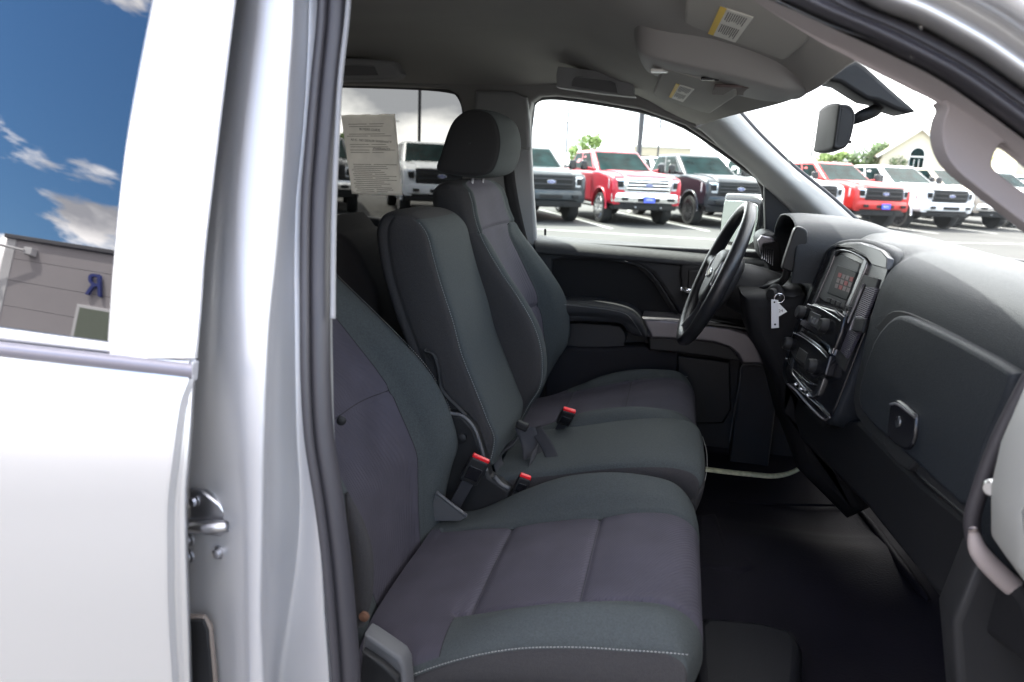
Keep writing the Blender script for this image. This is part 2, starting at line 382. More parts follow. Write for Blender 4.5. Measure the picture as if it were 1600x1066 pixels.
# hinge bracket on the jamb
hb = shape('hinge', xz([(300, 762), (322, 765), (348, 785), (364, 806), (364, 826), (352, 836), (300, 830)], -.915), -.922, -.912, steel, T, bevel=.003)
tube('hinge_arm', [G(298, 822, Y=-.925), G(330, 823, Y=-.93), G(358, 822, Y=-.925)], [.009, .009, .007], steel, hb)
for x, y in ((306, 782), (344, 862), (296, 868), (296, 842)):
    lathe('bolt', [(.009, 0), (.009, .003), (.0062, .004), (.0062, .009), (.003, .010)], G(x, y, Y=-.918), (-.2, -1, 0), steel, hb, 16)
la = shape('latch_opening', xz([(292, 958), (322, 958), (334, 975), (342, 1066), (345, 1200), (300, 1200)], -.925), -.932, -.924, mat('latch_trim', (.16, .13, .11), .6), T, bevel=.004,)
shape('latch_cavity', xz([(292, 968), (318, 968), (325, 985), (332, 1066), (336, 1200), (300, 1200)], -.934), -.936, -.931, plastic, la, bevel=.002)
# ---- rear door skin, belt moulding, frame and glass
D = empty('rear_door', (0, 0, 0)); D.parent = T; inv(T, D)
def dloft(name, tab, mt, su=4, sv=4, parent=D, **k): return grid(name, [[G(x, y, Y=Y) for x, y, Y in r] for r in tab], su, sv, mats=[mt], parent=parent, **k)
Aat = lambda y: sm(list(zip(prof_y, A_)), y)
gl = lambda y: sm([(-160, 279), (0, 241), (100, 221), (200, 203), (300, 190), (420, 179), (540, 171)], y)
ys = [-160, -80, 0, 80, 160, 240, 320, 400, 480, 536, 560]
dloft('window_frame', [[(gl(y)-3, y, YO(y)+.012), (gl(y), y, YO(y)+.002), (gl(y)+10, y, YO(y)), ((gl(y)+Aat(y))/2, y, YO(y)-.004), (Aat(y)-12, y, YO(y)), (Aat(y)-2, y, YO(y)+.004), (Aat(y), y, YO(y)+.012), (Aat(y)+1, y, YO(y)+.06)] for y in ys], silver)
sb = lambda x: 513+x*.135
st = lambda x: 533+(x*.115)
xs = [-420, -200, 0, 100, 171, 230, 290, 306]
dloft('sill_panel', [[(x, sb(x)-2, YO(530)+.012), (x, sb(x), YO(530)+.001), (x, sb(x)+7, YO(530)-.001), (x, st(x)-3, YO(545)), (x, st(x)+2, YO(545)+.006)] for x in xs], silver)
dloft('belt_moulding', [[(x, st(x), YO(545)+.006), (x, st(x)+1, YO(545)-.006), (x, st(x)+8, YO(550)-.012), (x, st(x)+18, YO(555)-.013), (x, st(x)+24, YO(560)-.008), (x, st(x)+26, YO(560)+.012)] for x in [-420, -200, 0, 100, 200, 280, 300]]
      , mat('moulding_grey', (.17, .16, .185), .35, .3, coat=.3))
box('moulding_end', G(303, 580, Y=-.955), (.004, .012, .024), jambpaint, D, .003, (0, R(8), 0))
skin = lambda y: sm([(560, 296), (593, 295), (620, 285), (713, 273), (800, 265), (930, 266), (1066, 273), (1300, 285)], y)
SY = lambda y: sm([(560, -.962), (640, -.985), (760, -1.0), (900, -1.004), (1066, -1.0), (1300, -.99)], y)
ys = [558, 572, 590, 620, 660, 713, 760, 800, 865, 930, 1000, 1066, 1250]
dloft('door_skin', [[(-420, y, SY(y)), (-200, y-14, SY(y)), (0, y-4, SY(y)), (100, y, SY(y)), (200, y, SY(y)), (skin(y)-10, y+6, SY(y)), (skin(y)-1, y+6, SY(y)+.004), (skin(y)+8, y+6, SY(y)+.012), (Aat(y)-9, y+6, SY(y)+.014), (Aat(y)-3, y+6, SY(y)+.02), (Aat(y), y+6, SY(y)+.055)] for y in ys], silver, 5, 3)
rg = [[(x, -.957+.013+.257*(z-1.32)-.03*(z-1.32)*(1.7-z)+.05*(x+.8)*(z-1.32), z) for x in (-1.5, -1.27, -1.04, -.81, -.602+.17*(z-1.32))] for z in (1.27, 1.36, 1.45, 1.54, 1.63, 1.72, 1.81)]
grid('window_glass', rg, 6, 6, mats=[reflglass], parent=D)
# ================================================================== CABIN SHELL
hx = lambda Y: lerp([(-.85, .19), (-.72, .195), (-.57, .192), (-.42, .205), (0, .213), (.3, .165), (.46, .124), (.75, .04), (.85, 0)], Y)
dxs = [(-2.0, 1.74), (-1.7, 1.83), (-1.2, 1.872), (-.9, 1.878), (-.6, 1.876), (-.46, 1.866), (-.37, 1.825), (-.29, 1.79), (-.18, 1.772), (-.07, 1.745), (-.01, 1.712), (.004, 1.70), (.012, 1.712), (.015, 1.75)]
Ys = [-.84, -.79, -.7, -.55, -.35, -.12, .12, .35, .55, .7, .79, .86]
zsf = [(-2.2, 1.74), (-1.2, 1.80), (-.6, 1.80), (-.4, 1.805), (-.2, 1.775), (-.05, 1.715), (.03, 1.685), (.2, 1.66)]
zsn = [(-2.2, 1.74), (-1.2, 1.81), (-.4, 1.82), (-.05, 1.775), (.06, 1.725), (.14, 1.695), (.22, 1.665)]
def hz(dx, z, Y):
    zs = sm(zsf if Y > 0 else zsn, hx(Y)+dx)+(.05 if dx > .014 else 0)
    z -= .045*min(0, Y)*min(1, max(0, (-dx-.03)/.12))
    return z+(min(zs, z)-z)*min(1.1, (abs(Y)/.80))**4
grid('headliner', [[(hx(Y)+dx, Y, hz(dx, z, Y)) for Y in Ys] for dx, z in dxs], 4, 4, mats=[liner], parent=T)
# roof skin, rear wall, floor pan, firewall close the cab
grid('roof', [[(hx(Y)+dx, Y*1.05, z-.055*(abs(Y)/.84)**4) for Y in Ys] for dx, z in [(-2.06, 1.70), (-2.0, 1.86), (-1.2, 1.925), (-.6, 1.925), (-.3, 1.91), (-.05, 1.845), (.03, 1.785)]], 4, 4, mats=[silver], parent=T)
box('rear_wall', (-1.84, 0, 1.2), (.05, 1.75, 1.3), trimgrey, T)
box('floor_pan', (-.3, 0, .585), (3.1, 1.66, .06), vinyl, T, .01)
box('firewall', (.735, 0, 1.03), (.03, 1.60, .66), plastic, T)
# ---- far side wall of the cab with its two window openings
fw = [(829, 175), (832, 160), (845, 151), (870, 150), (905, 154), (1000, 170), (1070, 195), (1130, 235), (1165, 262), (1194, 292), (1197, 400), (1110, 395), (835, 374), (829, 300), (825, 220)]
rw = [(380, 128), (530, 131), (640, 134), (700, 139), (718, 149), (727, 178), (726, 230), (722, 348), (522, 346), (380, 340)]
WO = [(-1.86, .56), (-1.86, 1.75), (-1.6, 1.80), (-.3, 1.80), (0.0, 1.76), (.12, 1.70), (.27, 1.58), (.42, 1.46), (.58, 1.33), (.62, .56)]
shape('side_trim', WO, .83, .90, mat('side_trim_grey', (.20, .195, .19), .7, bump=.15, bscale=700), T, holes=[xz(fw, .85), xz(rw, .85)], bevel=.012)
shape('body_side', WO, .911, .930, silver, T, holes=[xz(fw, .915), xz(rw, .915)], bevel=.006)
for nm, w in (('front_window_rubber', fw), ('rear_window_rubber', rw)):
    c = xz(w, .885); tube('window_rubber', [(x, .893, z) for x, z in c], .013, rubber, T, 8, 3, True)
shape('side_window', [(x, z) for x, z in xz(fw, .905)], .904, .909, clear, T, bevel=.0005)
shape('rear_side_window', [(x, z) for x, z in xz(rw, .905)], .904, .909, tinted, T, bevel=.0005)
# B pillar trim on the far side, its lit strip in a lighter colour, and belt
pb = shape('pillar_cover', xz([(742, 140), (800, 143), (823, 152), (828, 200), (833, 300), (838, 372), (838, 600), (742, 600), (736, 200)], .80), .80, .835, trimgrey, T, bevel=.014)
shape('pillar_lit_strip', xz([(800, 232), (829, 232), (838, 372), (838, 600), (796, 600)], .79), .79, .815, mat('trim_lit', (.27, .27, .275), .6, bump=.15, bscale=700), pb, bevel=.01)  # light falling on the pillar, painted as a strip of lighter grey
grid('seat_belt_strap', [[G(792, 200, Y=.76), G(806, 202, Y=.75)], [G(786, 250, Y=.74), G(803, 250, Y=.73)], [G(790, 300, Y=.72), G(808, 300, Y=.71)], [G(806, 370, Y=.70), G(822, 366, Y=.69)], [G(820, 430, Y=.69), G(838, 420, Y=.68)]], 3, 5, mats=[fabric_dark], parent=T, thick=.002)
# far A pillar
pu = [(1146, 168), (1158, 180), (1190, 215), (1240, 262), (1300, 311), (1364, 370), (1400, 402)]
pl_ = [(1090, 200), (1108, 214), (1130, 235), (1165, 262), (1195, 292), (1250, 345), (1285, 385)]
rows = []
for a, b in zip(pu, pl_):
    mid = ((a[0]+b[0])/2, (a[1]+b[1])/2)
    rows.append([G(*a, Y=.74)+Vector((.012, .05, 0)), G(*a, Y=.735), G(a[0]*.8+b[0]*.2, a[1]*.8+b[1]*.2, Y=.715), G(*mid, Y=.715), G(a[0]*.15+b[0]*.85, a[1]*.15+b[1]*.85, Y=.77), G(*b, Y=.80), G(*b, Y=.86)])
grid('pillar_trim_front', rows, 5, 6, mats=[mat('pillar_light', (.36, .36, .35), .75, bump=.15, bscale=700, spec=.2)], parent=T)
tube('windshield_seal', [G(a[0]+1.5, a[1]-1.5, Y=.742) for a in pu], .006, rubber, T, 8, 5)
shape('mirror_sail', xz([(1193, 288), (1262, 352), (1240, 420), (1196, 420)], .82), .80, .84, plastic, T, bevel=.006)
# windshield
rows = []
for Y in (-.80, -.72, -.5, -.25, 0, .25, .5, .72, .80):
    bow = .12*(1-(Y/.8)**2); x0 = hx(Y)-.005 if abs(Y) < .5 else .15
    zt_ = hz(0, 1.70, Y); xt_ = hx(Y); rows.append([(xt_+.010, Y, zt_+.012+.04*bow/.12), (xt_+.10+bow*.95, Y, zt_-.055+.05*bow/.12), (xt_+.28+bow*1.25, Y, zt_-.20), (.70+bow*1.3, Y, 1.33)])
grid('windshield', rows, 3, 4, mats=[clear], parent=T)
box('cowl', (.88, 0, 1.27), (.22, 1.5, .05), plastic, T, .02)
tube('cowl_edge', [G(x, y, X=.80) for x, y in ((1440, 378), (1500, 392), (1550, 401), (1620, 411), (1750, 425))], .004, rubber, T, 6, 3)
hood = grid('hood', [[(.80, Y, 1.25-.03*abs(Y)) for Y in (-.95, -.8, -.4, 0, .4, .8, .95)], [(1.5, Y, 1.19-.05*abs(Y)**3) for Y in (-.96, -.8, -.4, 0, .4, .8, .96)], [(2.0, Y, 1.12-.05*abs(Y)**3) for Y in (-.96, -.8, -.4, 0, .4, .8, .96)], [(2.15, Y, .98) for Y in (-.94, -.8, -.4, 0, .4, .8, .94)]], 4, 5, mats=[silver], parent=T)
# ---- near A pillar: outer silver rail, door seal, inner trim, assist handle
sl_ = [(1090, -48), (1198, -2), (1315, 51), (1395, 88), (1478, 132), (1600, 219), (1700, 300), (1790, 400)]
su_ = [(1240, -95), (1344, -50+50), (1437, 41), (1519, 85), (1560, 112), (1600, 140), (1700, 205), (1800, 290)]
wl_ = [(1210, 20), (1290, 70), (1322, 87), (1356, 106), (1415, 136), (1476, 168), (1600, 262), (1700, 360)]
rows = []
for a, b in zip(sl_, wl_):
    rows.append([G(*a, Y=-.82), G(*a, Y=-.80), G(a[0]*.7+b[0]*.3, a[1]*.7+b[1]*.3, Y=-.765), G(a[0]*.25+b[0]*.75, a[1]*.25+b[1]*.75, Y=-.735), G(*b, Y=-.725), G(*b, Y=-.725)+Vector((.02, .05, .02))])
grid('near_pillar_trim', rows, 4, 6, mats=[pinktrim], parent=T).name = 'pillar_trim_front'
mids = [((a[0]+b[0])/2, (a[1]+b[1])/2) for a, b in zip(sl_, su_)]
rows = []
for a, b in zip(sl_, su_):
    f = lambda k, Y: G(a[0]*(1-k)+b[0]*k, a[1]*(1-k)+b[1]*k, Y=Y)
    rows.append([f(0, -.78), f(.02, -.80), f(.2, -.835), f(.45, -.85), f(.62, -.842), f(.72, -.846), f(.9, -.84), f(1.0, -.81)])
grid('frame_seal', rows, 4, 6, mats=[rubber], parent=T)
rows = []
for a, b in zip(su_, [(x+250*.42, y-250*.85) for x, y in su_]):
    f = lambda k, Y: G(a[0]*(1-k)+b[0]*k, a[1]*(1-k)+b[1]*k, Y=Y)
    rows.append([f(-.03, -.79), f(0, -.83), f(.08, -.868), f(.16, -.872), f(.20, -.858), f(.27, -.858), f(.32, -.885), f(.5, -.90), f(.8, -.88), f(1.2, -.78)])
grid('roof_rail', rows, 5, 6, mats=[silver], parent=T)
ho = [(1466, 160), (1470, 172), (1463, 190), (1461, 213), (1467, 240), (1484, 266), (1520, 296), (1600, 357), (1720, 450), (1760, 380), (1640, 268), (1590, 228), (1550, 190), (1500, 160)]
hh = [(1549, 225), (1538, 245), (1537, 262), (1560, 282), (1600, 311), (1680, 372), (1690, 330), (1600, 250), (1565, 228)]
shape('assist_handle', xz(ho, -.72), -.745, -.70, pinktrim, T, holes=[xz(hh, -.72)], bevel=.016, smooth_out=4, smooth_h=4, res=5)
# ---- far grab handles on the roof rail
def grab(pts, hole, Y):
    o = shape('grab_handle', xz(pts, Y), Y-.012, Y+.05, trimgrey, T, bevel=.009, smooth_out=3)
    h = shape('handle_recess', xz(hole, Y-.012), Y-.0135, Y-.008, mat('recess_grey', (.11, .11, .112), .7), o, bevel=.001)
    tube('handle_outline', [(x, Y-.0135, z) for x, z in xz(hole, Y-.012)], .0014, trimgrey, h, 6, 1, True)
grab([(872, 108), (885, 106), (980, 118), (988, 124), (990, 146), (984, 151), (880, 138), (871, 132)], [(893, 136), (896, 123), (900, 120), (955, 126), (962, 130), (965, 146)], .62)
grab([(500, 90), (545, 91), (608, 95), (619, 100), (622, 122), (540, 126), (500, 126)], [(500, 102), (560, 102), (585, 104), (592, 118), (500, 120)], .62)
# ---- overhead console, sun visors
Xc = [-.095, -.06, .05, .15, .215]
def ocon(): 
    rows = []
    for X, z, w in ((-.125, 1.80, .07), (-.108, 1.762, .13), (-.07, 1.745, .150), (0.0, 1.731, .155), (.09, 1.714, .15), (.165, 1.700, .13), (.215, 1.704, .09)):
        rows.append([(X, -w-.022, z+.07), (X, -w-.006, z+.014), (X, -w+.012, z), (X, -w*.4, z-.004), (X, w*.4, z-.004), (X, w-.012, z), (X, w+.006, z+.014), (X, w+.022, z+.07)])
    return rows
oc = grid('overhead_console', ocon(), 5, 5, mats=[mat('console_grey', (.29, .28, .27), .6, bump=.2, bscale=700)], parent=T, grooves=[('v', 1.1, 0, 7, .003, .05), ('v', 3.3, 0, 7, .003, .05)])
box('map_lamp', (-.07, -.06, 1.737), (.035, .03, .006), mat('lamp_lens', (.7, .7, .66), .2), oc, .004)
box('console_switch', (.03, -.09, 1.721), (.035, .012, .006), gloss, oc, .002)
box('console_slot', (.09, .0, 1.710), (.10, .16, .006), mat('console_slot', (.11, .08, .075), .7), oc, .003)
def visor(fr, pts, lab):
    if fr.col[2].z > 0: fr = plane_frame(fr.translation, fr.translation+fr.col[1].xyz, fr.translation+fr.col[0].xyz)
    o = ps('sun_visor', fr, pts, -.006, .010, mat('visor_cloth', (.36, .35, .32), .9, bump=.3, bscale=900), T, bevel=.006, so=1)
    l = ps('warning_label', fr, lab, .0098, .0114, mat('label_white', (.68, .66, .60), .6), o, bevel=.0003)
    a, b, c_, d = lab
    ps('label_band', fr, [a, (a[0]*.8+b[0]*.2, a[1]*.8+b[1]*.2), (d[0]*.8+c_[0]*.2, d[1]*.8+c_[1]*.2), d], .0112, .0119, mat('label_yellow', (.75, .50, .03), .6), l, bevel=.0001)
    bm = bmesh.new()
    for k in range(9):
        for u0, u1 in ((.08, .46), (.54, .92)):
            f0 = .28+.62*(k/9); u1 = u0+(u1-u0)*random.uniform(.7, 1)
            p = lambda u, f: onpt(fr, (a[0]*(1-f)+b[0]*f)*(1-u)+(d[0]*(1-f)+c_[0]*f)*u, (a[1]*(1-f)+b[1]*f)*(1-u)+(d[1]*(1-f)+c_[1]*f)*u, .012)
            bm.faces.new([bm.verts.new(p(*q)) for q in ((u0, f0), (u0, f0+.028), (u1, f0+.028), (u1, f0))])
    me = bpy.data.meshes.new('label_print'); bm.to_mesh(me); bm.free(); inv(l, link('label_print', me, l, False, [ink]))
    return o
fl = lambda pts, z: [(G(x, y, Z=z).x, G(x, y, Z=z).y) for x, y in pts]
visor(plane_frame((-.03, -.2, 1.793), (.17, -.2, 1.736), (-.03, -.55, 1.793)), [(1085, -30), (1070, 0), (1068, 35), (1080, 42), (1200, 86), (1222, 95), (1230, 93), (1266, 64), (1268, 58), (1290, 20), (1240, -30)], [(1125, 11), (1177, 28), (1149, 67), (1106, 53)])
visor(plane_frame((-.10, .5, 1.742), (.10, .5, 1.70), (-.10, .15, 1.75)), [(1034, 108), (1020, 146), (1027, 153), (1095, 175), (1110, 178), (1150, 152), (1152, 140)], [(1056, 131), (1085, 140), (1067, 160), (1045, 152)])
# ---- rear view mirror with its stalk and the sensor cover on the glass
rm = empty('rear_view_mirror', (0, 0, 0)); rm.parent = T; inv(T, rm)
cz = [(-.10, .012, .028), (-.092, .02, .036), (0, .024, .040), (.092, .02, .036), (.10, .012, .028)]
mc = G(1302, 203, Y=.02)
rows = []
for y, hw, hh_ in cz:
    y2 = mc.y+y*1.15
    c = mc+Vector((-.004*0, 0, 0)); c.y = y2
    rows.append([c+Vector((a*hw*.80, 0, b*hh_*1.15)) for a, b in ((-.9, -1), (-1, -.6), (-1, .9), (-.85, 1), (.3, .95), (1, .55), (1, -.3), (.5, -.9))])
grid('mirror_housing', rows, 3, 4, cu=True, mats=[plastic], parent=rm, capend=True, capstart=True)
tube('mirror_arm', [G(1318, 194, Y=.02), G(1330, 190, Y=.01), G(1345, 182, Y=0), G(1368, 172, Y=0), G(1378, 160, Y=0)], [.006, .008, .012, .012, .007], plastic, rm, 12, 5)
tube('mirror_tab', [G(1312, 222, Y=-.02), G(1330, 222, Y=-.02)], .003, plastic, rm, 8, 1)
wd = [(1288, 118), (1305, 108), (1330, 100), (1345, 110), (1390, 150), (1421, 177), (1405, 180), (1386, 174), (1362, 162), (1345, 159), (1330, 150), (1305, 134), (1290, 131)]
shape('sensor_cover', xz(wd, 0), -.05, .05, plastic, rm, bevel=.008)
# windshield inspection sticker up by the header and at the far corner
def onglass(name, pts, mt, Y, lift=0): return shape(name, xz(pts, Y), Y-.002, Y+.002, mt, T, bevel=.0005)
# ================================================================== SEATS
def seat(m_, dz, shear, label, kx=0):
    E_ = empty('front_seat', (0, 0, 0)); E_.parent = T; inv(T, E_); E_['label'] = label
    def W_(yy, x, z): return Vector((x+kx, m_*yy, z+dz))
    X = [-.46, -.38, -.28, -.19, -.10, -.02, .045, .088, .10, .090, .07]
    zi = [.765, .785, .812, .838, .863, .884, .888, .862, .81, .77, .74]
    zr = [.765, .785, .845, .890, .913, .918, .908, .868, .81, .77, .74]
    zo = [.735, .765, .815, .862, .890, .900, .897, .862, .81, .77, .74]
    zs = [.70, .725, .785, .825, .848, .860, .868, .850, .805, .77, .74]
    zb = [.69, .70, .72, .735, .745, .752, .757, .76, .76, .75, .73]
    rows = []
    for i in range(11):
        cut = [0, 0, 0, 0, 0, 0, .004, .018, .028, .03, .03][i]
        x = X[i]; r = []
        r.append(W_(.16, x-cut, zb[i])); r.append(W_(.138, x-cut, zr[i]-.055 if i > 1 else zr[i]-.04)); r.append(W_(.150, x-cut*.8, zr[i]-.018)); r.append(W_(.185, x-cut*.3, zr[i]))
        r.append(W_(.235, x, zr[i]*.6+zi[i]*.4)); r.append(W_(.27, x, zi[i]+.001)); r.append(W_(.35, x, zi[i])); r.append(W_(.43, x, zi[i]+.002)); r.append(W_(.52, x, zi[i])); r.append(W_(.595, x, zi[i]*.75+zo[i]*.25))
        r.append(W_(.640, x-cut*.3, zo[i])); r.append(W_(.672, x-cut*.7, (zo[i]*2+zs[i])/3)); r.append(W_(.690, x-cut, zs[i])); r.append(W_(.694, x-cut, (zs[i]+zb[i])/2)); r.append(W_(.676, x-cut, zb[i]))
        rows.append(r)
    gr = [('v', 2, 5, 9, .007, .06), ('v', 4, 5, 9, .007, .06), ('u', 5, .3, 8.3, .007, .09), ('u', 9, 1.7, 8.3, .007, .09), ('u', 12, 1.0, 8.6, .0025, .10)]
    if m_ > 0: gr = [(a, b, c, d, -e, f) for a, b, c, d, e, f in gr]
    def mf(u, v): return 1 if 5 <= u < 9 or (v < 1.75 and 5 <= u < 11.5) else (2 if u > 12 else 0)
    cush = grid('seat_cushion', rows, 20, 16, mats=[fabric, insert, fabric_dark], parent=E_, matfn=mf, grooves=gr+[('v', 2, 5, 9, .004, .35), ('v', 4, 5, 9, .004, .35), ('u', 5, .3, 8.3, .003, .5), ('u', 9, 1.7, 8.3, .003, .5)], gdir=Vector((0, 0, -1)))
    for q in (('v', 2, 5, 9), ('v', 4, 5, 9), ('u', 5, .3, 8.3), ('u', 9, 1.75, 8.3), ('v', 1.75, 9, 11.5)): seam(*q, cush)
    st_p = [W_(.693, X[i]-[0, 0, 0, 0, 0, 0, .004, .018, .03][i], zs[i]+.003) for i in range(1, 7)]+[W_(.690, .072, .872)]
    stitches('seat_stitching', st_p, thread, cush, out=Vector((0, m_*.002, .001)), r=.0009)
    # backrest
    fb = [(.72, -.40), (.80, -.375), (.884, -.345), (.918, -.322), (.96, -.304), (1.038, -.304), (1.113, -.330), (1.184, -.378), (1.267, -.445), (1.321, -.485), (1.36, -.505), (1.43, -.525)]
    fi = [(.72, -.42), (.80, -.41), (.88, -.40), (.96, -.392), (1.11, -.425), (1.25, -.485), (1.36, -.525), (1.43, -.545)]
    bk = [(.72, -.50), (.85, -.52), (1.1, -.575), (1.3, -.625), (1.43, -.655)]
    yi = [(.72, .20), (.84, .175), (.93, .155), (1.1, .148), (1.25, .158), (1.33, .176), (1.40, .188), (1.43, .196)]
    yo = [(.72, .62), (.84, .66), (.93, .685), (1.1, .69), (1.25, .67), (1.33, .635), (1.38, .618), (1.43, .605)]
    ZZ = [.72, .80, .85, .90, .95, 1.0, 1.06, 1.12, 1.18, 1.24, 1.30, 1.335, 1.37, 1.40, 1.425, 1.442]
    rows = []
    for k, z in enumerate(ZZ):
        a, b, c, i_, o_ = lerp(fb, z), lerp(fi, z), lerp(bk, z), lerp(yi, z), lerp(yo, z)
        sh = shear*(z-.92); a += sh; b += sh; c += sh
        z0_ = z
        if z > 1.41: 
            k_ = (z-1.41)/.032; a -= .026*k_**2; b -= .022*k_**2; c += .026*k_**2
            i_ += .014*k_**2; o_ -= .014*k_**2
        yc = (i_+o_)/2; w = 1 if z < 1.33 else .55
        r = [W_(yc, c, z), W_(i_+.08, c, z), W_(i_+.02, c+.018, z), W_(i_, (a+c)/2-.01, z), W_(i_-.004, a-.035, z), W_(i_+.010, a-.008, z), W_(i_+.035*w, a, z), W_(i_+.07*w, a*.75+b*.25, z), W_(i_+.105*w, a*.25+b*.75, z), W_(yc-.09, b, z), W_(yc, b-.004, z), W_(yc+.09, b, z)]
        r += [W_(o_-.105*w, a*.25+b*.75, z), W_(o_-.07*w, a*.75+b*.25-.01, z), W_(o_-.035*w, a-.01, z), W_(o_-.010, a-.018, z), W_(o_+.004, a-.045, z), W_(o_, (a+c)/2-.02, z), W_(o_-.02, c+.018, z), W_(o_-.08, c, z)]
        rows.append(r)
    for k, z in enumerate(ZZ):
        if z > 1.28: rows[k] = [q+Vector((0, 0, .014*(z-1.28)/.16)) for q in rows[k]]
    ex = rows[-1]; cen = Vector((0, 0, 0))
    for q in ex: cen += q/len(ex)
    rows.append([q*.55+cen*.45+Vector((0, 0, .007)) for q in ex]); rows.append([q*.1+cen*.9+Vector((0, 0, .009)) for q in ex])
    gb = [('u', 8, 0, 10.8, .006, .2), ('u', 12, 0, 10.8, .006, .2), ('v', 6.4, 8, 12, .006, .12), ('v', 10.9, 2, 18, .005, .12), ('u', 5, 0, 14, .0025, .10)]
    if m_ > 0: gb = [(a, b, c, d, -e, f) for a, b, c, d, e, f in gb]
    gb = [(a, b, c, d, -e, f) for a, b, c, d, e, f in gb]
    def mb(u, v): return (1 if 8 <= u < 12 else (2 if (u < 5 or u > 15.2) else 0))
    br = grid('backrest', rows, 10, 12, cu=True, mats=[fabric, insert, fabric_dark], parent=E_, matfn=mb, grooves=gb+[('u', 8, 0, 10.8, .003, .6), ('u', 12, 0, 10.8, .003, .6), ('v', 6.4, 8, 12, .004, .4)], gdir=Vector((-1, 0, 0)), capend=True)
    for q in (('u', 8, 0, 10.8), ('u', 12, 0, 10.8), ('v', 6.4, 8, 12), ('v', 10.9, 5, 15)): seam(*q, br)
    sp_ = [rows[k][5]+Vector((.001, -m_*.001 if False else -m_*.003, 0)) for k in range(2, 15)]
    stitches('backrest_stitching', sp_, thread, br, r=.0008, out=Vector((.001, -m_*.0015, 0)))
    # headrest
    tz = shear*.5; hy = .405
    hr = []
    prof = [(-.650, 1.490), (-.640, 1.53), (-.617, 1.600), (-.594, 1.632), (-.562, 1.649), (-.52, 1.648), (-.490, 1.625), (-.474, 1.575), (-.480, 1.52), (-.500, 1.487), (-.545, 1.475), (-.61, 1.478)]
    pc = (-.555, 1.56); prof = [(x, z-.003) for x, z in prof]
    for yy, s in ((-.136, .02), (-.136, .4), (-.134, .78), (-.129, .93), (-.115, .99), (0, 1.03), (.115, .99), (.129, .93), (.134, .78), (.136, .4), (.136, .02)):
        hr.append([W_(hy+yy*.98, pc[0]+(x-pc[0])*s+tz, pc[1]+(z-pc[1])*s) for x, z in prof])
    def mh(u, v): return 0 if 4 <= u < 9.3 else 2
    if m_ < 0: hr = hr[::-1]
    hg = grid('headrest', hr, 6, 5, cu=True, mats=[fabric, insert, mat('headrest_shaded_side', (.018, .017, .018), .8, bump=.3, bscale=1400)], parent=E_, capend=True, capstart=True, matfn=lambda u, v: 0 if 3.4 < v < 6.6 else 2)  # shade on the headrest sides is painted in with a darker cloth
    for yy in (hy-.055, hy+.055):
        tube('headrest_post', [W_(yy, -.575+tz, 1.43), W_(yy, -.565+tz, 1.49)], .0050, satin, E_, 12, 1)
    # plinth
    box('seat_base', W_(.42, -.18, .69), (.50, .44, .11), plastic, E_, .02)
    rl = [W_(.20, -.2, .64), W_(.63, -.2, .64)]
    for p in rl: box('seat_rail', p, (.56, .04, .03), steel, E_, .004)
    return E_, W_
s1, W1 = seat(-1, 0, -.32, 'near passenger seat with charcoal bolsters and purplish ribbed inserts', 0)
s2, W2 = seat(1, .028, 0, 'far driver seat with charcoal bolsters and ribbed inserts')
# passenger backrest offset: set further back
for ch in s1.children:
    if ch.name.split('.')[0] in ('backrest', 'headrest', 'headrest_post', 'post_collar'):
        ch.matrix_parent_inverse = Matrix.Translation((-.115, 0, -.02)) @ ch.matrix_parent_inverse
# ---- centre seat: cushion and the raised box-shaped backrest
CS = empty('center_seat', (0, 0, 0)); CS.parent = T; inv(T, CS); CS['label'] = 'middle seat with its box shaped backrest standing up'
X = [-.36, -.30, -.22, -.10, 0, .055, .092, .108, .108, .098, .08]
zt = [.845, .865, .885, .918, .936, .938, .925, .895, .86, .82, .79]
rows = []
for x, z, i in zip(X, zt, range(11)):
    c = [0, 0, 0, 0, 0, .002, .008, .018, .025, .028, .028][i]
    rows.append([(x-c, -.125, z-.10 if i < 8 else z-.01), (x-c, -.137, z-.045 if i < 8 else z), (x-c*.7, -.135, z-.015), (x-c*.2, -.118, z), (x, -.05, z+.006), (x, .05, z+.006), (x-c*.2, .148, z), (x-c*.7, .165, z-.015), (x-c, .167, z-.045 if i < 8 else z), (x-c, .155, z-.10 if i < 8 else z-.01)])
cc_ = grid('seat_cushion', rows, 8, 8, mats=[fabric, fabric_dark], parent=CS, matfn=lambda u, v: 1 if v > 7 or u < 2 or u > 7 else 0, grooves=[('v', 7, 1, 8, .003, .12)])
stitches('seat_stitching', [(x-c, y, z) for x, y, z, c in ((.104, -.12, .90, .0), (.110, -.05, .903, 0), (.111, .05, .903, 0), (.105, .15, .90, 0))], thread, cc_, out=Vector((.0015, 0, 0)), r=.0008)
stitches('seat_stitching', [(x, .166, z+.0) for x, z in ((-.25, .862), (-.1, .905), (0, .923), (.07, .916))], thread, cc_, out=Vector((0, .001, .002)), r=.0007)
box('seat_base', (-.12, .015, .74), (.36, .27, .12), plastic, CS, .02)
cf = [(.87, -.352), (.92, -.352), (.96, -.366), (.99, -.385), (1.02, -.396), (1.06, -.414), (1.114, -.440), (1.2, -.466), (1.292, -.500), (1.38, -.527), (1.43, -.545)]
cb = [(.87, -.47), (.95, -.50), (1.05, -.545), (1.188, -.607), (1.29, -.642), (1.357, -.655), (1.40, -.657), (1.43, -.65)]
rows = []
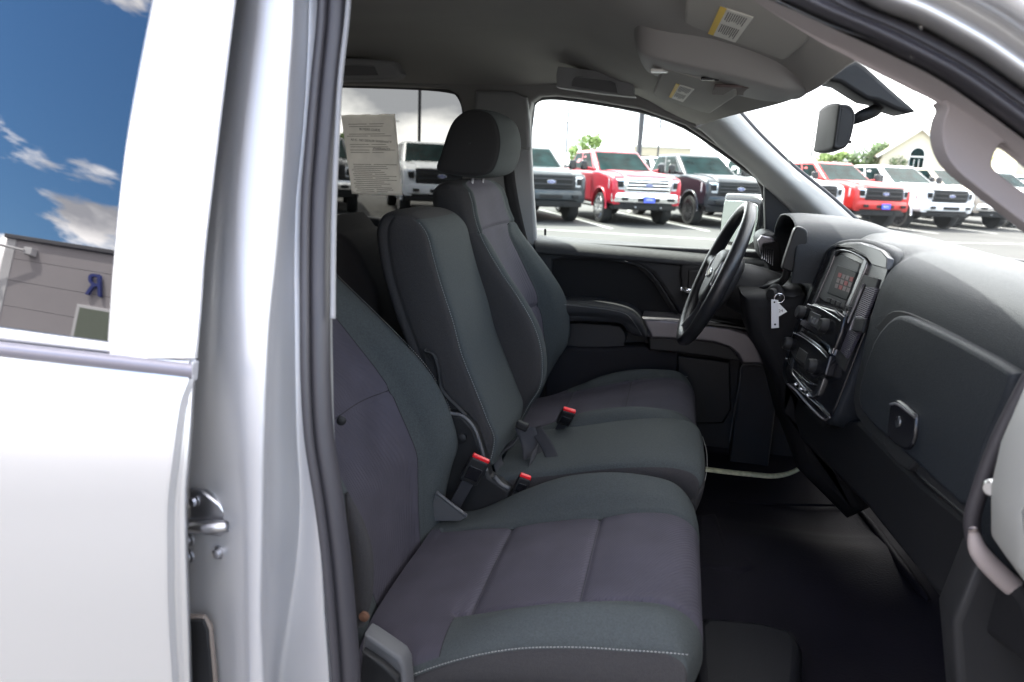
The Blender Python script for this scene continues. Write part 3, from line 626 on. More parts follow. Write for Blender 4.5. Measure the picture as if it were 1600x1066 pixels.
for z in (.87, .90, .94, .98, 1.02, 1.07, 1.13, 1.2, 1.28, 1.34, 1.385, 1.412, 1.425):
    a, b = lerp(cf, z), lerp(cb, z); w0, w1 = -.135, .158
    e = 0
    if z > 1.39: e = (z-1.39)/.035
    a -= .032*e**2; b += .018*e**2; w0 += .010*e**2; w1 -= .022*e**2
    if z < .95: a -= (.95-z)*.25
    rows.append([(b, .012, z), (b, -.09, z), (b+.012, w0+.006, z), (b+.035, w0, z), ((a+b)/2, w0-.004, z), (a-.02, w0-.002, z), (a-.002, w0+.006, z), (a+.010, w0+.03, z), (a+.016, .012, z), (a+.010, w1-.03, z), (a-.004, w1-.006, z), (a-.03, w1, z), ((a+b)/2, w1+.004, z), (b+.035, w1, z), (b+.012, w1-.006, z), (b, w1-.04, z)])
ex = [Vector(p) for p in rows[-1]]; cen = sum(ex, Vector())/len(ex)
rows.append([tuple(q*.6+cen*.4+Vector((0, 0, .006))) for q in ex]); rows.append([tuple(q*.1+cen*.9+Vector((0, 0, .008))) for q in ex])
def mcb(u, v): return 0 if 6 <= u < 10.5 and v < 11.2 else 1
cbk = grid('backrest', rows, 8, 8, cu=True, mats=[fabric, fabric_dark], parent=CS, matfn=mcb, capend=True, grooves=[('u', 6, 0, 11.3, -.003, .16), ('u', 3, 0, 11.5, -.003, .16)])
stitches('backrest_stitching', [Vector(rows[k][6]) for k in range(0, 12)], thread, cbk, out=Vector((.0015, -.002, 0)), r=.0008)
# hinge covers and brackets between the seats
hc = shape('hinge_cover', xz([(700, 640), (726, 645), (745, 665), (757, 700), (768, 740), (800, 762), (790, 800), (690, 805), (650, 760), (700, 690)], -.15), -.17, -.13, plastic, CS, bevel=.008)
tube('hinge_rim', [G(x, y, Y=-.172) for x, y in ((704, 646), (722, 650), (740, 668), (752, 700), (760, 735))], .004, seatplastic, hc, 8, 4)
tube('hinge_strut', [G(x, y, Y=-.16) for x, y in ((664, 548), (678, 556), (686, 585), (690, 610), (718, 640), (730, 652))], .005, plastic, CS, 8, 4)
lathe('bolt', [(.011, 0), (.011, .005), (.006, .008)], G(722, 684, Y=-.172), (0, -1, 0), plastic, hc, 16)
tube('console_rim', [G(x, y, Y=-.165) for x, y in ((772, 744), (783, 757), (797, 764))], .005, seatplastic, CS, 8, 4)
shape('side_shield', xz([(672, 812), (682, 768), (692, 776), (730, 806), (720, 812)], -.24), -.25, -.235, seatplastic, s1, bevel=.003)
tube('shield_edge', [G(x, y, Y=-.251) for x, y in ((682, 769), (704, 787), (729, 806))], .004, seatplastic, s1, 8, 3)
# ---- buckles
def buckle(c, ax, wdir, w=.034, ln=.085, th=.016, nm='seat_belt_buckle'):
    """ax: long direction of the buckle (towards the red button)"""
    ax = Vector(ax).normalized(); wd_ = Vector(wdir); wd_ = (wd_-ax*wd_.dot(ax)).normalized(); n_ = ax.cross(wd_)
    M_ = Matrix((wd_, n_, ax)).transposed(); c = Vector(c)
    def bx(name, off, s, mt, parent, bev):
        bm = bmesh.new(); bmesh.ops.create_cube(bm, size=1)
        for v in bm.verts: v.co = Vector((v.co.x*s[0], v.co.y*s[1], v.co.z*s[2]))
        bmesh.ops.bevel(bm, geom=bm.edges[:], offset=bev, segments=3, profile=.6, affect='EDGES')
        for v in bm.verts: v.co = c+M_@(v.co+Vector(off))
        me = bpy.data.meshes.new(name); bm.to_mesh(me); bm.free()
        return inv(parent, link(name, me, parent, True, [mt]))
    b_ = bx(nm, (0, 0, 0), (w, th, ln), plastic, T, .005)
    bx('release_button', (0, 0, ln/2+.001), (w*.9, th*.62, .010), red, b_, .002)
    bx('buckle_plate', (0, -th/2, -.004), (w*.7, .003, ln*.5), gloss, b_, .001)
    bx('buckle_stalk', (0, 0, -ln/2-.045), (w*.62, .006, .10), belt, b_, .002)
buckle(G(741, 735, Y=-.215), (.035, 0, .075), (.10, .03, -.05), .043, .062)
buckle(G(884, 652, Y=.13), (.02, -.02, .05), (.05, .03, -.05), .036, .05)
buckle(G(815, 757, Y=-.155), (.015, 0, .04), (.06, .02, -.05), .028, .04)
# folded belt lying between the cushions
def ribbon(name, pts, w0, parent, mt, th=.0015):
    """pts: (centre, width vector)"""
    rows = [[Vector(c)-Vector(w)*w0, Vector(c), Vector(c)+Vector(w)*w0] for c, w in pts]
    o = grid(name, rows, 3, 6, mats=[mt], parent=parent, thick=th); return o
ribbon('lap_belt', [(G(820, 668, Y=-.02), (.9, .2, .1)), (G(830, 695, Y=-.03), (.9, .3, -.1)), (G(834, 720, Y=-.06), (.9, .3, -.2)), (G(838, 748, Y=-.10), (.9, .3, -.3))], .026, T, belt)
ribbon('belt_loop', [(G(806, 690, Y=-.06), (0.2, .9, .3)), (G(790, 700, Y=-.07), (0.2, .9, .3)), (G(778, 715, Y=-.08), (.2, .9, .3)), (G(784, 735, Y=-.09), (.2, .9, .3)), (G(808, 738, Y=-.10), (.2, .9, .3)), (G(828, 728, Y=-.10), (.2, .9, .3)), (G(836, 700, Y=-.06), (.2, .9, .3))], .02, T, belt)
ribbon('belt_tail', [(G(836, 668, Y=0), (.6, .1, .3)), (G(856, 700, Y=-.05), (.6, .1, .3)), (G(872, 742, Y=-.10), (.6, .2, .3))], .022, T, belt)
box('belt_tongue', G(816, 665, Y=-.02), (.03, .02, .018), plastic, T, .004, (0, R(15), 0))
# outboard side of the near seat: recliner cover, lever, belt anchor, skirt
shape('recliner_cover', xz([(577, 980), (587, 985), (632, 1016), (640, 1030), (648, 1120), (610, 1120), (572, 1010)], -.715), -.735, -.70, seatplastic, s1, bevel=.006)
shape('recliner_lever', xz([(570, 1012), (600, 1032), (625, 1055), (632, 1120), (560, 1120)], -.74), -.75, -.735, plastic, s1, bevel=.004)
shape('seat_skirt', xz([(640, 1024), (720, 1046), (900, 1062), (1000, 1075), (1060, 1090), (1060, 1200), (640, 1200)], -.66), -.675, -.60, insert, s1, bevel=.015)
tube('backrest_edge', [G(x, y, Y=-.70) for x, y in ((541, 770), (556, 820), (567, 870), (568, 930), (562, 975))], [.003, .013, .016, .014, .008], fabric_dark, s1, 12, 5)
lathe('belt_anchor', [(.008, 0), (.008, .005), (.004, .007)], G(570, 962, Y=-.72), (0, -1, 0), rust, T, 16)
lathe('belt_guide_knob', [(.007, 0), (.008, .006), (.004, .009)], G(533, 656, Y=-.60), (.5, -.9, 0), plastic, s1, 16)  # knob of the seat belt guide beside the near pillar
# ---- rear bench glimpsed behind, rear door pad
RB = empty('rear_bench', (0, 0, 0)); RB.parent = T; inv(T, RB)
rows = []
for Y, s in ((.80, .9), (.74, 1), (.3, 1.02), (-.2, 1.02), (-.7, 1), (-.75, .9)):
    rows.append([(-1.45+x*s, Y, 1.0+z*s) for x, z in ((-.3, -.3), (-.28, .2), (-.22, .34), (-.15, .36), (-.08, .32), (0, 0), (.05, -.15), (.5, -.12), (.56, -.2), (.54, -.35))])
grid('rear_cushion', rows, 5, 4, mats=[fabric_dark], parent=RB, capend=False)
shape('rear_door_pad', xz([(380, 330), (560, 338), (590, 342), (600, 350), (740, 352), (740, 620), (380, 600)], .79), .785, .85, doorpad, T, bevel=.015)
shape('rear_seat_side', xz([(500, 360), (530, 363), (548, 372), (564, 392), (580, 425), (596, 470), (600, 640), (480, 640)], .45), .42, .74, fabric_dark, RB, bevel=.03, smooth_out=3)
tube('rear_door_chrome', [G(560, 447, Y=.78), G(600, 450, Y=.78)], .004, chrome, T, 8, 1)
# ================================================================== DRIVER DOOR (inner side)
DD = empty('driver_door', (0, 0, 0)); DD.parent = T; inv(T, DD)
def ds(name, pts, y0, y1, mt, bevel=.006, parent=DD, so=0, **k): return shape(name, xz(pts, y0), y0, y1, mt, parent, bevel=bevel, smooth_out=so, **k)
ds('door_panel', [(838, 376), (1230, 396), (1290, 470), (1250, 735), (838, 735)], .80, .84, doorpad)
pad = [(832, 382), (900, 387), (1000, 395), (1112, 405), (1225, 414), (1270, 470), (1250, 560), (1190, 545), (1100, 508), (1066, 500), (1045, 466), (1020, 430), (1003, 418), (985, 412), (940, 408), (875, 405), (862, 408), (855, 470), (834, 470)]
ds('upper_pad', pad, .765, .83, doorpad, .016)
ds('map_recess', [(862, 398), (990, 412), (1020, 440), (1060, 504), (1000, 500), (862, 470)], .792, .81, mat('recess_shade', (.012, .012, .013), .7, spec=.15, bump=.3, bscale=700), .004)  # shadow inside the recess is put into a darker door colour
yl = lambda x: lerp([(832, 368), (900, 373), (1000, 381), (1112, 391), (1225, 401)], x)
grid('belt_ledge', [[G(x, yl(x)-1, Y=.885), G(x, yl(x)+1, Y=.86), G(x, yl(x)+5, Y=.81), G(x, yl(x)+10, Y=.778), G(x, yl(x)+18, Y=.760), G(x, yl(x)+27, Y=.757), G(x, yl(x)+30, Y=.78)] for x in (836, 860, 900, 950, 1000, 1060, 1112, 1170, 1222)], 5, 4, mats=[doorpad], parent=DD)
tube('recess_edge', [G(x, y, Y=.772) for x, y in ((876, 397), (940, 404), (985, 411), (1004, 418), (1022, 434), (1046, 470), (1066, 503))], .0035, doorpad, DD, 8, 4)
tube('chrome_strip', [G(x, y, Y=.764) for x, y in ((878, 396), (920, 399), (960, 404), (985, 410))], [.0012, .0016, .0012, .0006], chrome, DD, 6, 4)
arm = ds('armrest', [(850, 476), (900, 475), (940, 478), (975, 484), (992, 493), (1000, 503), (1016, 528), (985, 524), (975, 512), (960, 506), (900, 504), (850, 503)], .655, .80, doorpad, .022, so=2)
ya = lambda x: sm([(850, 465), (900, 464), (940, 467), (975, 473), (992, 481), (1003, 493), (1012, 512)], x)
grid('armrest_pad', [[G(x, ya(x)-1, Y=.80), G(x, ya(x)+1, Y=.75), G(x, ya(x)+5, Y=.69), G(x, ya(x)+12, Y=.652), G(x, ya(x)+22, Y=.645), G(x, ya(x)+30, Y=.655)] for x in (852, 880, 910, 940, 965, 985, 996, 1004, 1010)], 5, 4, mats=[doorpad], parent=arm)
stitches('armrest_stitching', [G(x, y, Y=.642) for x, y in ((862, 474), (910, 479), (950, 484), (978, 491), (992, 506), (1003, 524))], thread, arm, r=.0012)
ds('pull_cup', [(862, 506), (955, 508), (972, 514), (979, 526), (976, 538), (966, 543), (862, 540)], .755, .81, mat('pull_cup', (.018, .018, .02), .5), .006, so=2)
ds('lower_panel', [(850, 541), (930, 543), (1000, 540), (1060, 552), (1060, 600), (1010, 640), (850, 640)], .745, .83, mat('door_lower', (.018, .017, .02), .6, spec=.2, bump=.4, bscale=700), .014)
ds('speaker_pocket', [(1010, 552), (1060, 556), (1140, 566), (1143, 640), (1130, 662), (1010, 662), (950, 640)], .775, .82, mat('pocket_black', (.008, .008, .009), .5), .006)
ds('pocket_sun_block', [(1014, 526), (1080, 530), (1116, 534), (1142, 543), (1160, 566), (1120, 560), (1060, 552), (1014, 548)], .70, .80, mat('pocket_black', (0, 0, 0)), .006)  # added block under the trim that keeps sun off the driver cushion
sv = ds('silver_trim',  [(1003, 497), (1050, 500), (1100, 506), (1140, 511), (1168, 519), (1184, 538), (1196, 571), (1159, 570), (1152, 556), (1140, 545), (1115, 537), (1080, 533), (1040, 531), (1017, 530)], .665, .80, mat('door_satin', (.19, .18, .19), .38, .7), .010)
ds('switch_bank', [(1086, 501), (1110, 502), (1166, 511), (1170, 517), (1140, 513), (1088, 508)], .66, .78, gloss, .004)
for k, x in enumerate((1100, 1118, 1133, 1147, 1160)):
    c = G(x, 503+k*2.2, Y=.69); box('window_switch', c, (.022, .03, .010), gloss, sv, .003, (0, R(10), 0))
    tube('switch_edge', [c+Vector((-.010, -.014, .006)), c+Vector((.010, -.014, .004))], .0014, chrome, sv, 6, 1)
ds('door_column', [(1159, 570), (1197, 572), (1212, 640), (1200, 735), (1138, 735), (1147, 660)], .72, .80, doorpad, .008)
tube('column_edge', [G(x, y, Y=.716) for x, y in ((1196, 572), (1160, 570), (1157, 590), (1148, 640), (1140, 690))], .0022, seatplastic, DD, 6, 2)
ds('handle_bezel', [(1064, 415), (1090, 414), (1112, 418), (1108, 466), (1070, 462), (1063, 440)], .756, .79, plastic, .008, so=2)
ds('handle_pocket', [(1076, 422), (1106, 424), (1102, 458), (1074, 456)], .752, .77, mat('pocket_black', (0, 0, 0)), .004)
hl = tube('door_handle', [G(1065, 452, Y=.745), G(1075, 454, Y=.738), G(1090, 458, Y=.742)], [.008, .009, .006], chrome, DD, 10, 4)
tube('lock_pin', [G(852, 368, Y=.80), G(852, 358, Y=.80)], .004, plastic, DD, 8, 1)
# far side mirror
sm_ = empty('side_mirror', (0, 0, 0)); sm_.parent = T; inv(T, sm_)
MF = frame((.272, 1.0, 1.385), (-.58, .815, 0), (0, 0, 1))
ms = 1 if MF.col[2].x < 0 else -1
mo = [(.0, -.05), (.0, .055), (.018, .078), (.08, .086), (.20, .083), (.225, .066), (.23, -.08), (.20, -.10), (.03, -.10)]
shape('mirror_shell', mo, -.10*ms, 0, gloss, sm_, bevel=.03, smooth_out=2, fr=MF)
shape('mirror_face', [(.026+x*.80, -.005+z*.78) for x, z in mo], -.004*ms, .0045*ms, mat('mirror_glass', (.62, .68, .66), .02, 1), sm_, bevel=.002, smooth_out=2, fr=MF)
tube('mirror_foot', [(.32, .97, 1.34), (.32, 1.08, 1.37)], .03, plastic, sm_, 12, 2)
# ================================================================== DASHBOARD
DB = empty('dashboard', (0, 0, 0)); DB.parent = T; inv(T, DB)
def dk(Y): return -.09*(Y+.45)
dp = [(.86, 1.345), (.72, 1.385), (.60, 1.412), (.52, 1.424), (.455, 1.420), (.41, 1.398), (.390, 1.365), (.382, 1.32), (.376, 1.24), (.378, 1.16), (.395, 1.09), (.43, 1.02), (.50, .97), (.62, .955)]
rows = []
for Y in (-.80, -.775, -.755, -.72, -.60, -.45, -.30, -.225, -.200, -.165, -.12, 0, .15, .3, .45, .6, .75, .80):
    back_ = .036*min(1, max(0, (Y+.205)/.035)) if Y < .25 else 0
    e = 0 if abs(Y) < .74 else (abs(Y)-.74)/.06
    sc = 1-.10*e**1.5
    rows.append([(.60+(x-.60)*sc+dk(Y)*(1 if x < .7 else .3)+(.03 if Y > .12 else 0)+(back_*min(1, max(0, (1.424-z)/.06)) if x < .5 else 0), Y, 1.2+(z-1.2)*sc) for x, z in dp])
grid('dash_body', rows, 6, 6, mats=[dashmat], parent=DB)
# glovebox
gA = Vector((.383+dk(-.68), -.68, 1.30)); gB = Vector((.383+dk(-.25), -.25, 1.30)); gC = Vector((.376+dk(-.68), -.68, 1.12))
GF = plane_frame(gA, gB, gC)
if GF.col[2].x > 0: GF = plane_frame(gB, gA, gC)
ps('glovebox_gap', GF, [(1396, 486), (1420, 489), (1470, 512), (1530, 543), (1584, 573), (1592, 588), (1578, 630), (1548, 700), (1520, 800), (1480, 785), (1440, 745), (1385, 700), (1338, 650), (1336, 600), (1358, 530), (1380, 498)], -.01, .004, mat('gap_black', (.008, .008, .009), .6), bevel=.002, so=2)
gb_ = ps('glovebox_door', GF, [(1401, 493), (1420, 496), (1470, 519), (1530, 550), (1574, 576), (1581, 590), (1568, 630), (1538, 700), (1512, 790), (1480, 772), (1440, 735), (1390, 690), (1345, 645), (1343, 600), (1364, 535), (1384, 505)], -.016, .018, dashmat, bevel=.017, so=2, )
ps('latch_recess', GF, [(1384, 628), (1398, 614), (1436, 640), (1434, 700), (1418, 735), (1386, 705), (1380, 680)], .0, .014, mat('gap_black', (0, 0, 0)), parent=gb_, bevel=.003, so=2)
ps('glovebox_latch', GF, [(1390, 634), (1396, 626), (1404, 625), (1426, 644), (1430, 652), (1427, 684), (1420, 698), (1410, 702), (1388, 684), (1386, 670)], .0, .024, gloss, parent=gb_, bevel=.004, so=2)
f2 = GF.copy(); f2.translation = GF.translation+GF.col[2].xyz*.025
def onpt(fr, x, y, d=0):
    f = fr.copy(); f.translation = fr.translation+fr.col[2].xyz*d; q = onpl(f, [(x, y)])[0]; return f @ Vector((q[0], q[1], 0))
tube('latch_edge', [onpt(GF, *p, .024) for p in ((1392, 632), (1403, 632), (1430, 652))], .0022, seatplastic, gb_, 8, 3)
lathe('lock_barrel', [(.009, 0), (.009, .003), (.006, .004)], onpt(GF, 1405, 660, .022), GF.col[2].xyz, chrome, gb_, 20)
# lower dash and knee panel beneath the glovebox
ps('lower_panel', GF, [(1225, 600), (1290, 662), (1342, 655), (1392, 705), (1440, 752), (1500, 800), (1520, 812), (1535, 850), (1600, 935), (1640, 1066), (1560, 1010), (1460, 930), (1350, 790), (1250, 690)], -.05, -.005, mat('lower_dash', (.008, .008, .009), .6, spec=.15, bump=.3, bscale=900), bevel=.012)
tube('panel_seam', [onpt(GF, *p, .002) for p in ((1392, 700), (1430, 728), (1440, 745), (1500, 797), (1512, 806))], .003, plastic, DB, 8, 3)
# end cap of the dash with its rubber seal and the silver hinge pillar
tube('dash_end_seal', [G(x, y, Y=-.76) for x, y in ((1650, 520), (1600, 610), (1560, 690), (1530, 770), (1519, 812), (1522, 846))], [.009]*6, mat('end_seal', (.022, .019, .022), .6), T, 12, 5)
tube('sill_seal', [G(x, y, Y=-.775) for x, y in ((1520, 826), (1530, 862), (1560, 896), (1600, 930), (1680, 985))], [.0045, .0105, .012, .012, .012], mat('seal_pale', (.27, .23, .22), .45), T, 12, 5)
shape('hinge_pillar', xz([(1556, 770), (1572, 700), (1620, 590), (1760, 480), (1900, 1200), (1640, 1200), (1610, 920), (1580, 880), (1556, 845)], -.83), -.90, -.80, mat('silver_shaded', (.30, .30, .285), .5, .3), T, bevel=.02)  # same silver body, its shade mixed into a greyer colour
shape('pillar_step', xz([(1590, 800), (1640, 720), (1800, 700), (1900, 1300), (1680, 1300), (1605, 900)], -.90), -.95, -.89, silver, T, bevel=.02)
lathe('bolt', [(.010, 0), (.010, .004), (.007, .008)], G(1552, 762, Y=-.80), (-.7, -.7, 0), steel, T, 16)
shape('kick_panel', xz([(1520, 860), (1560, 905), (1640, 970), (1700, 1200), (1500, 1200), (1480, 960)], -.74), -.76, -.70, plastic, T, bevel=.01)
shape('rocker', [(-.5, .52), (-.5, .66), (.55, .66), (.6, .9), (.9, .9), (.9, .42), (-.5, .42)], -.90, -.78, silver, T, bevel=.02)
PD = empty('passenger_door', (0, 0, 0)); PD.parent = T; inv(T, PD)
dr = Matrix.Translation((.60, -.97, 0)) @ Matrix.Rotation(R(78), 4, 'Z')
def pdx(v): return dr @ Vector((v.x, v.y, v.z))
dol = [(-1.08, .50), (-1.10, .9), (-1.08, 1.30), (-1.04, 1.66), (-.98, 1.72), (-.60, 1.70), (-.30, 1.52), (-.02, 1.30), (0, .95), (-.02, .50)]
dwh = [(-1.0, 1.32), (-.97, 1.62), (-.93, 1.66), (-.60, 1.64), (-.34, 1.48), (-.16, 1.34)]
shape('door_shell', dol, -.05, .02, silver, PD, holes=[dwh], bevel=.02, xf=pdx)
shape('inner_panel', [(-1.03, .56), (-1.04, 1.28), (-.06, 1.26), (-.05, .56)], .02, .06, doorpad, PD, bevel=.015, xf=pdx)
shape('inner_armrest', [(-.98, .98), (-.98, 1.08), (-.5, 1.08), (-.3, .98)], .06, .13, doorpad, PD, bevel=.02, xf=pdx)
shape('door_window', [(x, z) for x, z in dwh], -.012, -.006, clear, PD, bevel=.0005, xf=pdx)
# ---- centre stack
sA = Vector((.327, .17, 1.374)); sB = Vector((.388, -.17, 1.398)); sC = Vector((.273, .17, 1.10))
SF = plane_frame(sA, sB, sC)
if SF.col[2].x > 0: SF = plane_frame(sB, sA, sC)
hood_ = ps('stack_hood', SF, [(1283, 404), (1290, 388), (1308, 375), (1345, 371), (1380, 383), (1394, 398), (1394, 425), (1378, 470), (1348, 545), (1318, 620), (1300, 657), (1286, 661), (1255, 636), (1228, 606), (1220, 588), (1224, 560), (1250, 482)], -.07, .0, dashmat, bevel=.012, so=2)
ps('stack_gloss', SF, [(1289, 405), (1295, 391), (1310, 381), (1343, 378), (1378, 390), (1388, 402), (1387, 424), (1370, 470), (1342, 540), (1314, 612), (1298, 648), (1286, 653), (1257, 629), (1233, 602), (1227, 586), (1230, 560), (1256, 482)], -.02, .004, gloss, parent=hood_, bevel=.003, so=2)
ps('chrome_bezel', SF, [(1295, 408), (1299, 396), (1309, 388), (1330, 391), (1352, 403), (1354, 412), (1343, 440), (1318, 500), (1300, 550), (1283, 602), (1268, 622), (1240, 594), (1233, 578), (1238, 550), (1262, 486)], 0, .010, mat('bezel_metal', (.22, .22, .23), .22, .9), parent=hood_, bevel=.003, so=2,
   holes=[[(1299, 410), (1303, 399), (1311, 393), (1329, 396), (1346, 406), (1347, 412), (1336, 440), (1311, 500), (1293, 550), (1278, 596), (1267, 613), (1244, 589), (1238, 577), (1243, 550), (1267, 486)]], sh=2)
ps('stack_top_gloss', SF, [(1300, 388), (1318, 381), (1345, 380), (1376, 391), (1386, 403), (1384, 420), (1362, 414), (1352, 400), (1330, 388), (1310, 386)], 0, .014, gloss, parent=hood_, bevel=.004, so=1)
scr = ps('screen_recess', SF, [(1302, 402), (1314, 398), (1344, 411), (1334, 440), (1318, 482), (1286, 470), (1278, 462)], .0, .006, mat('recess', (.06, .065, .065), .4), parent=hood_, bevel=.002)
ps('screen', SF, [(1308, 414), (1338, 425), (1330, 452), (1322, 470), (1292, 458)], .006, .012, mat('screen_glass', (.008, .010, .010), .45, spec=.3), parent=scr, bevel=.002)
for r_ in range(3):
    for c_ in range(4):
        x = 1310.5+c_*6-r_*2.4; y = 426+r_*8.5+c_*2.1
        ps('screen_icon', SF, [(x, y), (x+4.6, y+1.6), (x+2.7, y+8), (x-1.9, y+6.4)], .012, .0128, mat('icon_pink' if (r_+c_) % 3 else 'icon_red', (.10, .08, .08) if (r_+c_) % 3 else (.12, .02, .02), .5, emit=(.22, .19, .19, .03) if (r_*4+c_) % 5 else (.5, .12, .12, .035)), parent=scr, bevel=0)
for k in range(5):
    x = 1292+k*7.4; y = 464+k*3.1
    ps('preset_button', SF, [(x, y), (x+6, y+2.5), (x+4, y+10), (x-2, y+7.5)], .004, .018, plastic, parent=scr, bevel=.002)
def panel(name, pts, knobs, inner, disp=None):
    p = ps(name, SF, pts, 0, .022, gloss, parent=hood_, bevel=.006, so=1)
    tube('panel_chrome', [onpt(SF, *q, .021) for q in inner], .0016, chrome, p, 6, 4)
    for x, y in knobs:
        c = onpt(SF, x, y, .02)
        lathe('knob', [(.0155, 0), (.0155, .008), (.0135, .015), (.012, .0165)], c, SF.col[2].xyz, plastic, p, 28)
        lathe('knob_ring', [(.0168, 0), (.0168, .002)], c, SF.col[2].xyz, chrome, p, 28)
    if disp: ps('panel_display', SF, disp, .02, .024, mat('display', (.03, .03, .028), .3), parent=p, bevel=.001)
    return p
a1 = panel('audio_panel', [(1258, 478), (1272, 473), (1305, 483), (1318, 494), (1312, 520), (1302, 545), (1268, 522), (1248, 510)], [(1256, 489), (1292, 510)], [(1262, 476), (1278, 480), (1300, 492), (1314, 502)], [(1266, 486), (1282, 493), (1276, 514), (1260, 503)])
for k in range(4): ps('button', SF, [(1266+k*4, 494+k*2), (1269+k*4, 495+k*2), (1266+k*4, 504+k*2), (1263+k*4, 502+k*2)], .022, .027, seatplastic, parent=a1, bevel=.001)
a2 = panel('climate_panel', [(1238, 520), (1250, 516), (1280, 538), (1296, 556), (1288, 585), (1272, 592), (1240, 565), (1232, 548)], [(1235, 538), (1273, 573)], [(1240, 520), (1256, 528), (1280, 546), (1293, 560)], [(1249, 543), (1261, 552), (1256, 568), (1243, 558)])
tube('panel_chrome', [onpt(SF, *q, .008) for q in ((1228, 560), (1240, 577), (1262, 597), (1270, 600))], .0018, chrome, hood_, 6, 4)
slot = ps('lower_slots', SF, [(1227, 596), (1240, 600), (1278, 632), (1292, 650), (1286, 655), (1252, 630)], 0, .010, gloss, parent=hood_, bevel=.003)
tube('slot_edge', [onpt(SF, *q, .011) for q in ((1231, 600), (1245, 612), (1262, 632), (1286, 655), (1296, 652))], .0020, satin, slot, 6, 4)
for x, y in ((1243, 600), (1252, 607), (1262, 617)): box('socket_tab', onpt(SF, x, y, .012), (.008, .016, .006), chrome, slot, .002)
# side pocket of the stack, its ribbed liner and latch
pk = ps('side_pocket', SF, [(1346, 428), (1372, 436), (1362, 470), (1338, 530), (1318, 580), (1306, 566), (1304, 548)], 0, .008, mat('pocket_black', (0, 0, 0)), parent=hood_, bevel=.002, so=1)
ps('ribbed_liner', SF, [(1352, 448), (1370, 450), (1340, 525), (1322, 560), (1312, 548)], .006, .012, mat('ribbed_liner', (.055, .048, .065), .5, wave=(90, (0, R(90), 0)), bump=1), parent=pk, bevel=.002)
ps('pocket_latch', SF, [(1336, 497), (1352, 498), (1346, 520), (1330, 517)], .01, .018, plastic, parent=pk, bevel=.003, so=1)
tube('latch_edge', [onpt(SF, *q, .019) for q in ((1350, 497), (1337, 496), (1331, 507), (1328, 516))], .0015, satin, pk, 6, 3)
tube('pocket_chrome', [onpt(SF, *q, .010) for q in ((1350, 444), (1335, 480), (1318, 520), (1304, 555))], .0026, satin, pk, 8, 4)
# ---- instrument binnacle hood, cluster, side vent
def arch(X, s, dz=0): return [(X+dk(Y)*0, .385+(Y-.385)*s, 1.28+(z-1.28)*s+dz) for Y, z in ((.62, 1.26), (.615, 1.36), (.60, 1.405), (.54, 1.435), (.46, 1.445), (.38, 1.448), (.30, 1.445), (.22, 1.430), (.175, 1.39), (.165, 1.30))]
rows = [arch(.40, .86), arch(.30, .92), arch(.272, .955), arch(.268, .985), arch(.278, 1.0), arch(.33, 1.0, .002), arch(.45, .99, -.004), arch(.56, .93, -.03)]
bn = grid('instrument_hood', rows, 6, 5, mats=[dashmat], parent=DB)
box('instrument_panel', (.385, .39, 1.30), (.03, .40, .24), gloss, DB, .01, (0, R(-18), 0))
def yz(pts, X): return [(G(x, y, X=X).y, G(x, y, X=X).z) for x, y in pts]
vt = empty('air_vent', (0, 0, 0)); vt.parent = DB; inv(DB, vt)
shape('vent_housing', xz([(1184, 376), (1196, 364), (1215, 368), (1226, 385), (1222, 440), (1205, 440), (1200, 415), (1188, 402)], .60), .60, .76, plastic, vt, bevel=.02, smooth_out=3)
shape('vent_bezel', xz([(1184, 376), (1190, 368), (1206, 371), (1212, 378), (1207, 380), (1192, 382), (1188, 398)], .595), .590, .62, satin, vt, bevel=.004)
for k in range(6): tube('vent_slat', [G(1192+k*3.2, 386+k*1.0, Y=.592), G(1190+k*3.2+1, 404+k*2.2, Y=.592)], .0013, satin, vt, 6, 1)
# ignition barrel on the lower column shroud
lathe('ignition_lock', [(.026, 0), (.026, .006), (.021, .010), (.016, .011), (.012, .018)], G(1212, 461, Y=.19), (-.75, -.6, .15), plastic, DB, 28)
box('column_panel', G(1225, 500, Y=.30), (.10, .22, .20), plastic, DB, .03, (0, R(-15), 0))
shape('knee_bolster', xz([(1150, 440), (1240, 440), (1262, 520), (1230, 600), (1290, 665), (1340, 740), (1300, 760), (1230, 690), (1195, 560), (1160, 500)], .40), .18, .74, mat('lower_dash', (0, 0, 0)), DB, bevel=.03)
# ---- steering wheel
SW = empty('steering_wheel', (0, 0, 0)); SW.parent = T; inv(T, SW)
wt, wb = Vector((.172, .38, 1.462)), Vector((.034, .38, 1.092))
wc = (wt+wb)/2; up_ = (wt-wb).normalized(); lat = Vector((-.045, 1, 0)).normalized(); ax_ = lat.cross(up_)   # ax_ points forward
if ax_.x < 0: ax_ = -ax_
rad = (wt-wb).length/2-.004
leather = mat('leather', (.016, .016, .018), .30, bump=.25, bscale=700, spec=.6)
def wp(a, r=1, d=0): return wc+(lat*math.sin(a)+up_*math.cos(a))*rad*r+ax_*d
tube('rim', [wp(2*math.pi*k/24) for k in range(24)], [.0170+.002*math.cos(4*math.pi*k/24+math.pi) for k in range(24)], leather, SW, 16, 4, True)
hubm = mat('hub_plastic', (.035, .035, .037), .45, bump=.3, bscale=900)
sh_ = [(.078, .0), (.072, .048), (.045, .068), (0, .074), (-.045, .068), (-.072, .048), (-.078, 0), (-.066, -.05), (-.035, -.078), (0, -.084), (.035, -.078), (.066, -.05)]
HF = frame(wc, lat, up_)
if HF.col[2].xyz.dot(ax_) > 0: HF = frame(wc, -lat, up_)
hub = shape('hub', sh_, -.055, .012, hubm, SW, bevel=.02, smooth_out=3, fr=HF, res=5)
spk = mat('spoke_trim', (.10, .10, .105), .3, .6)
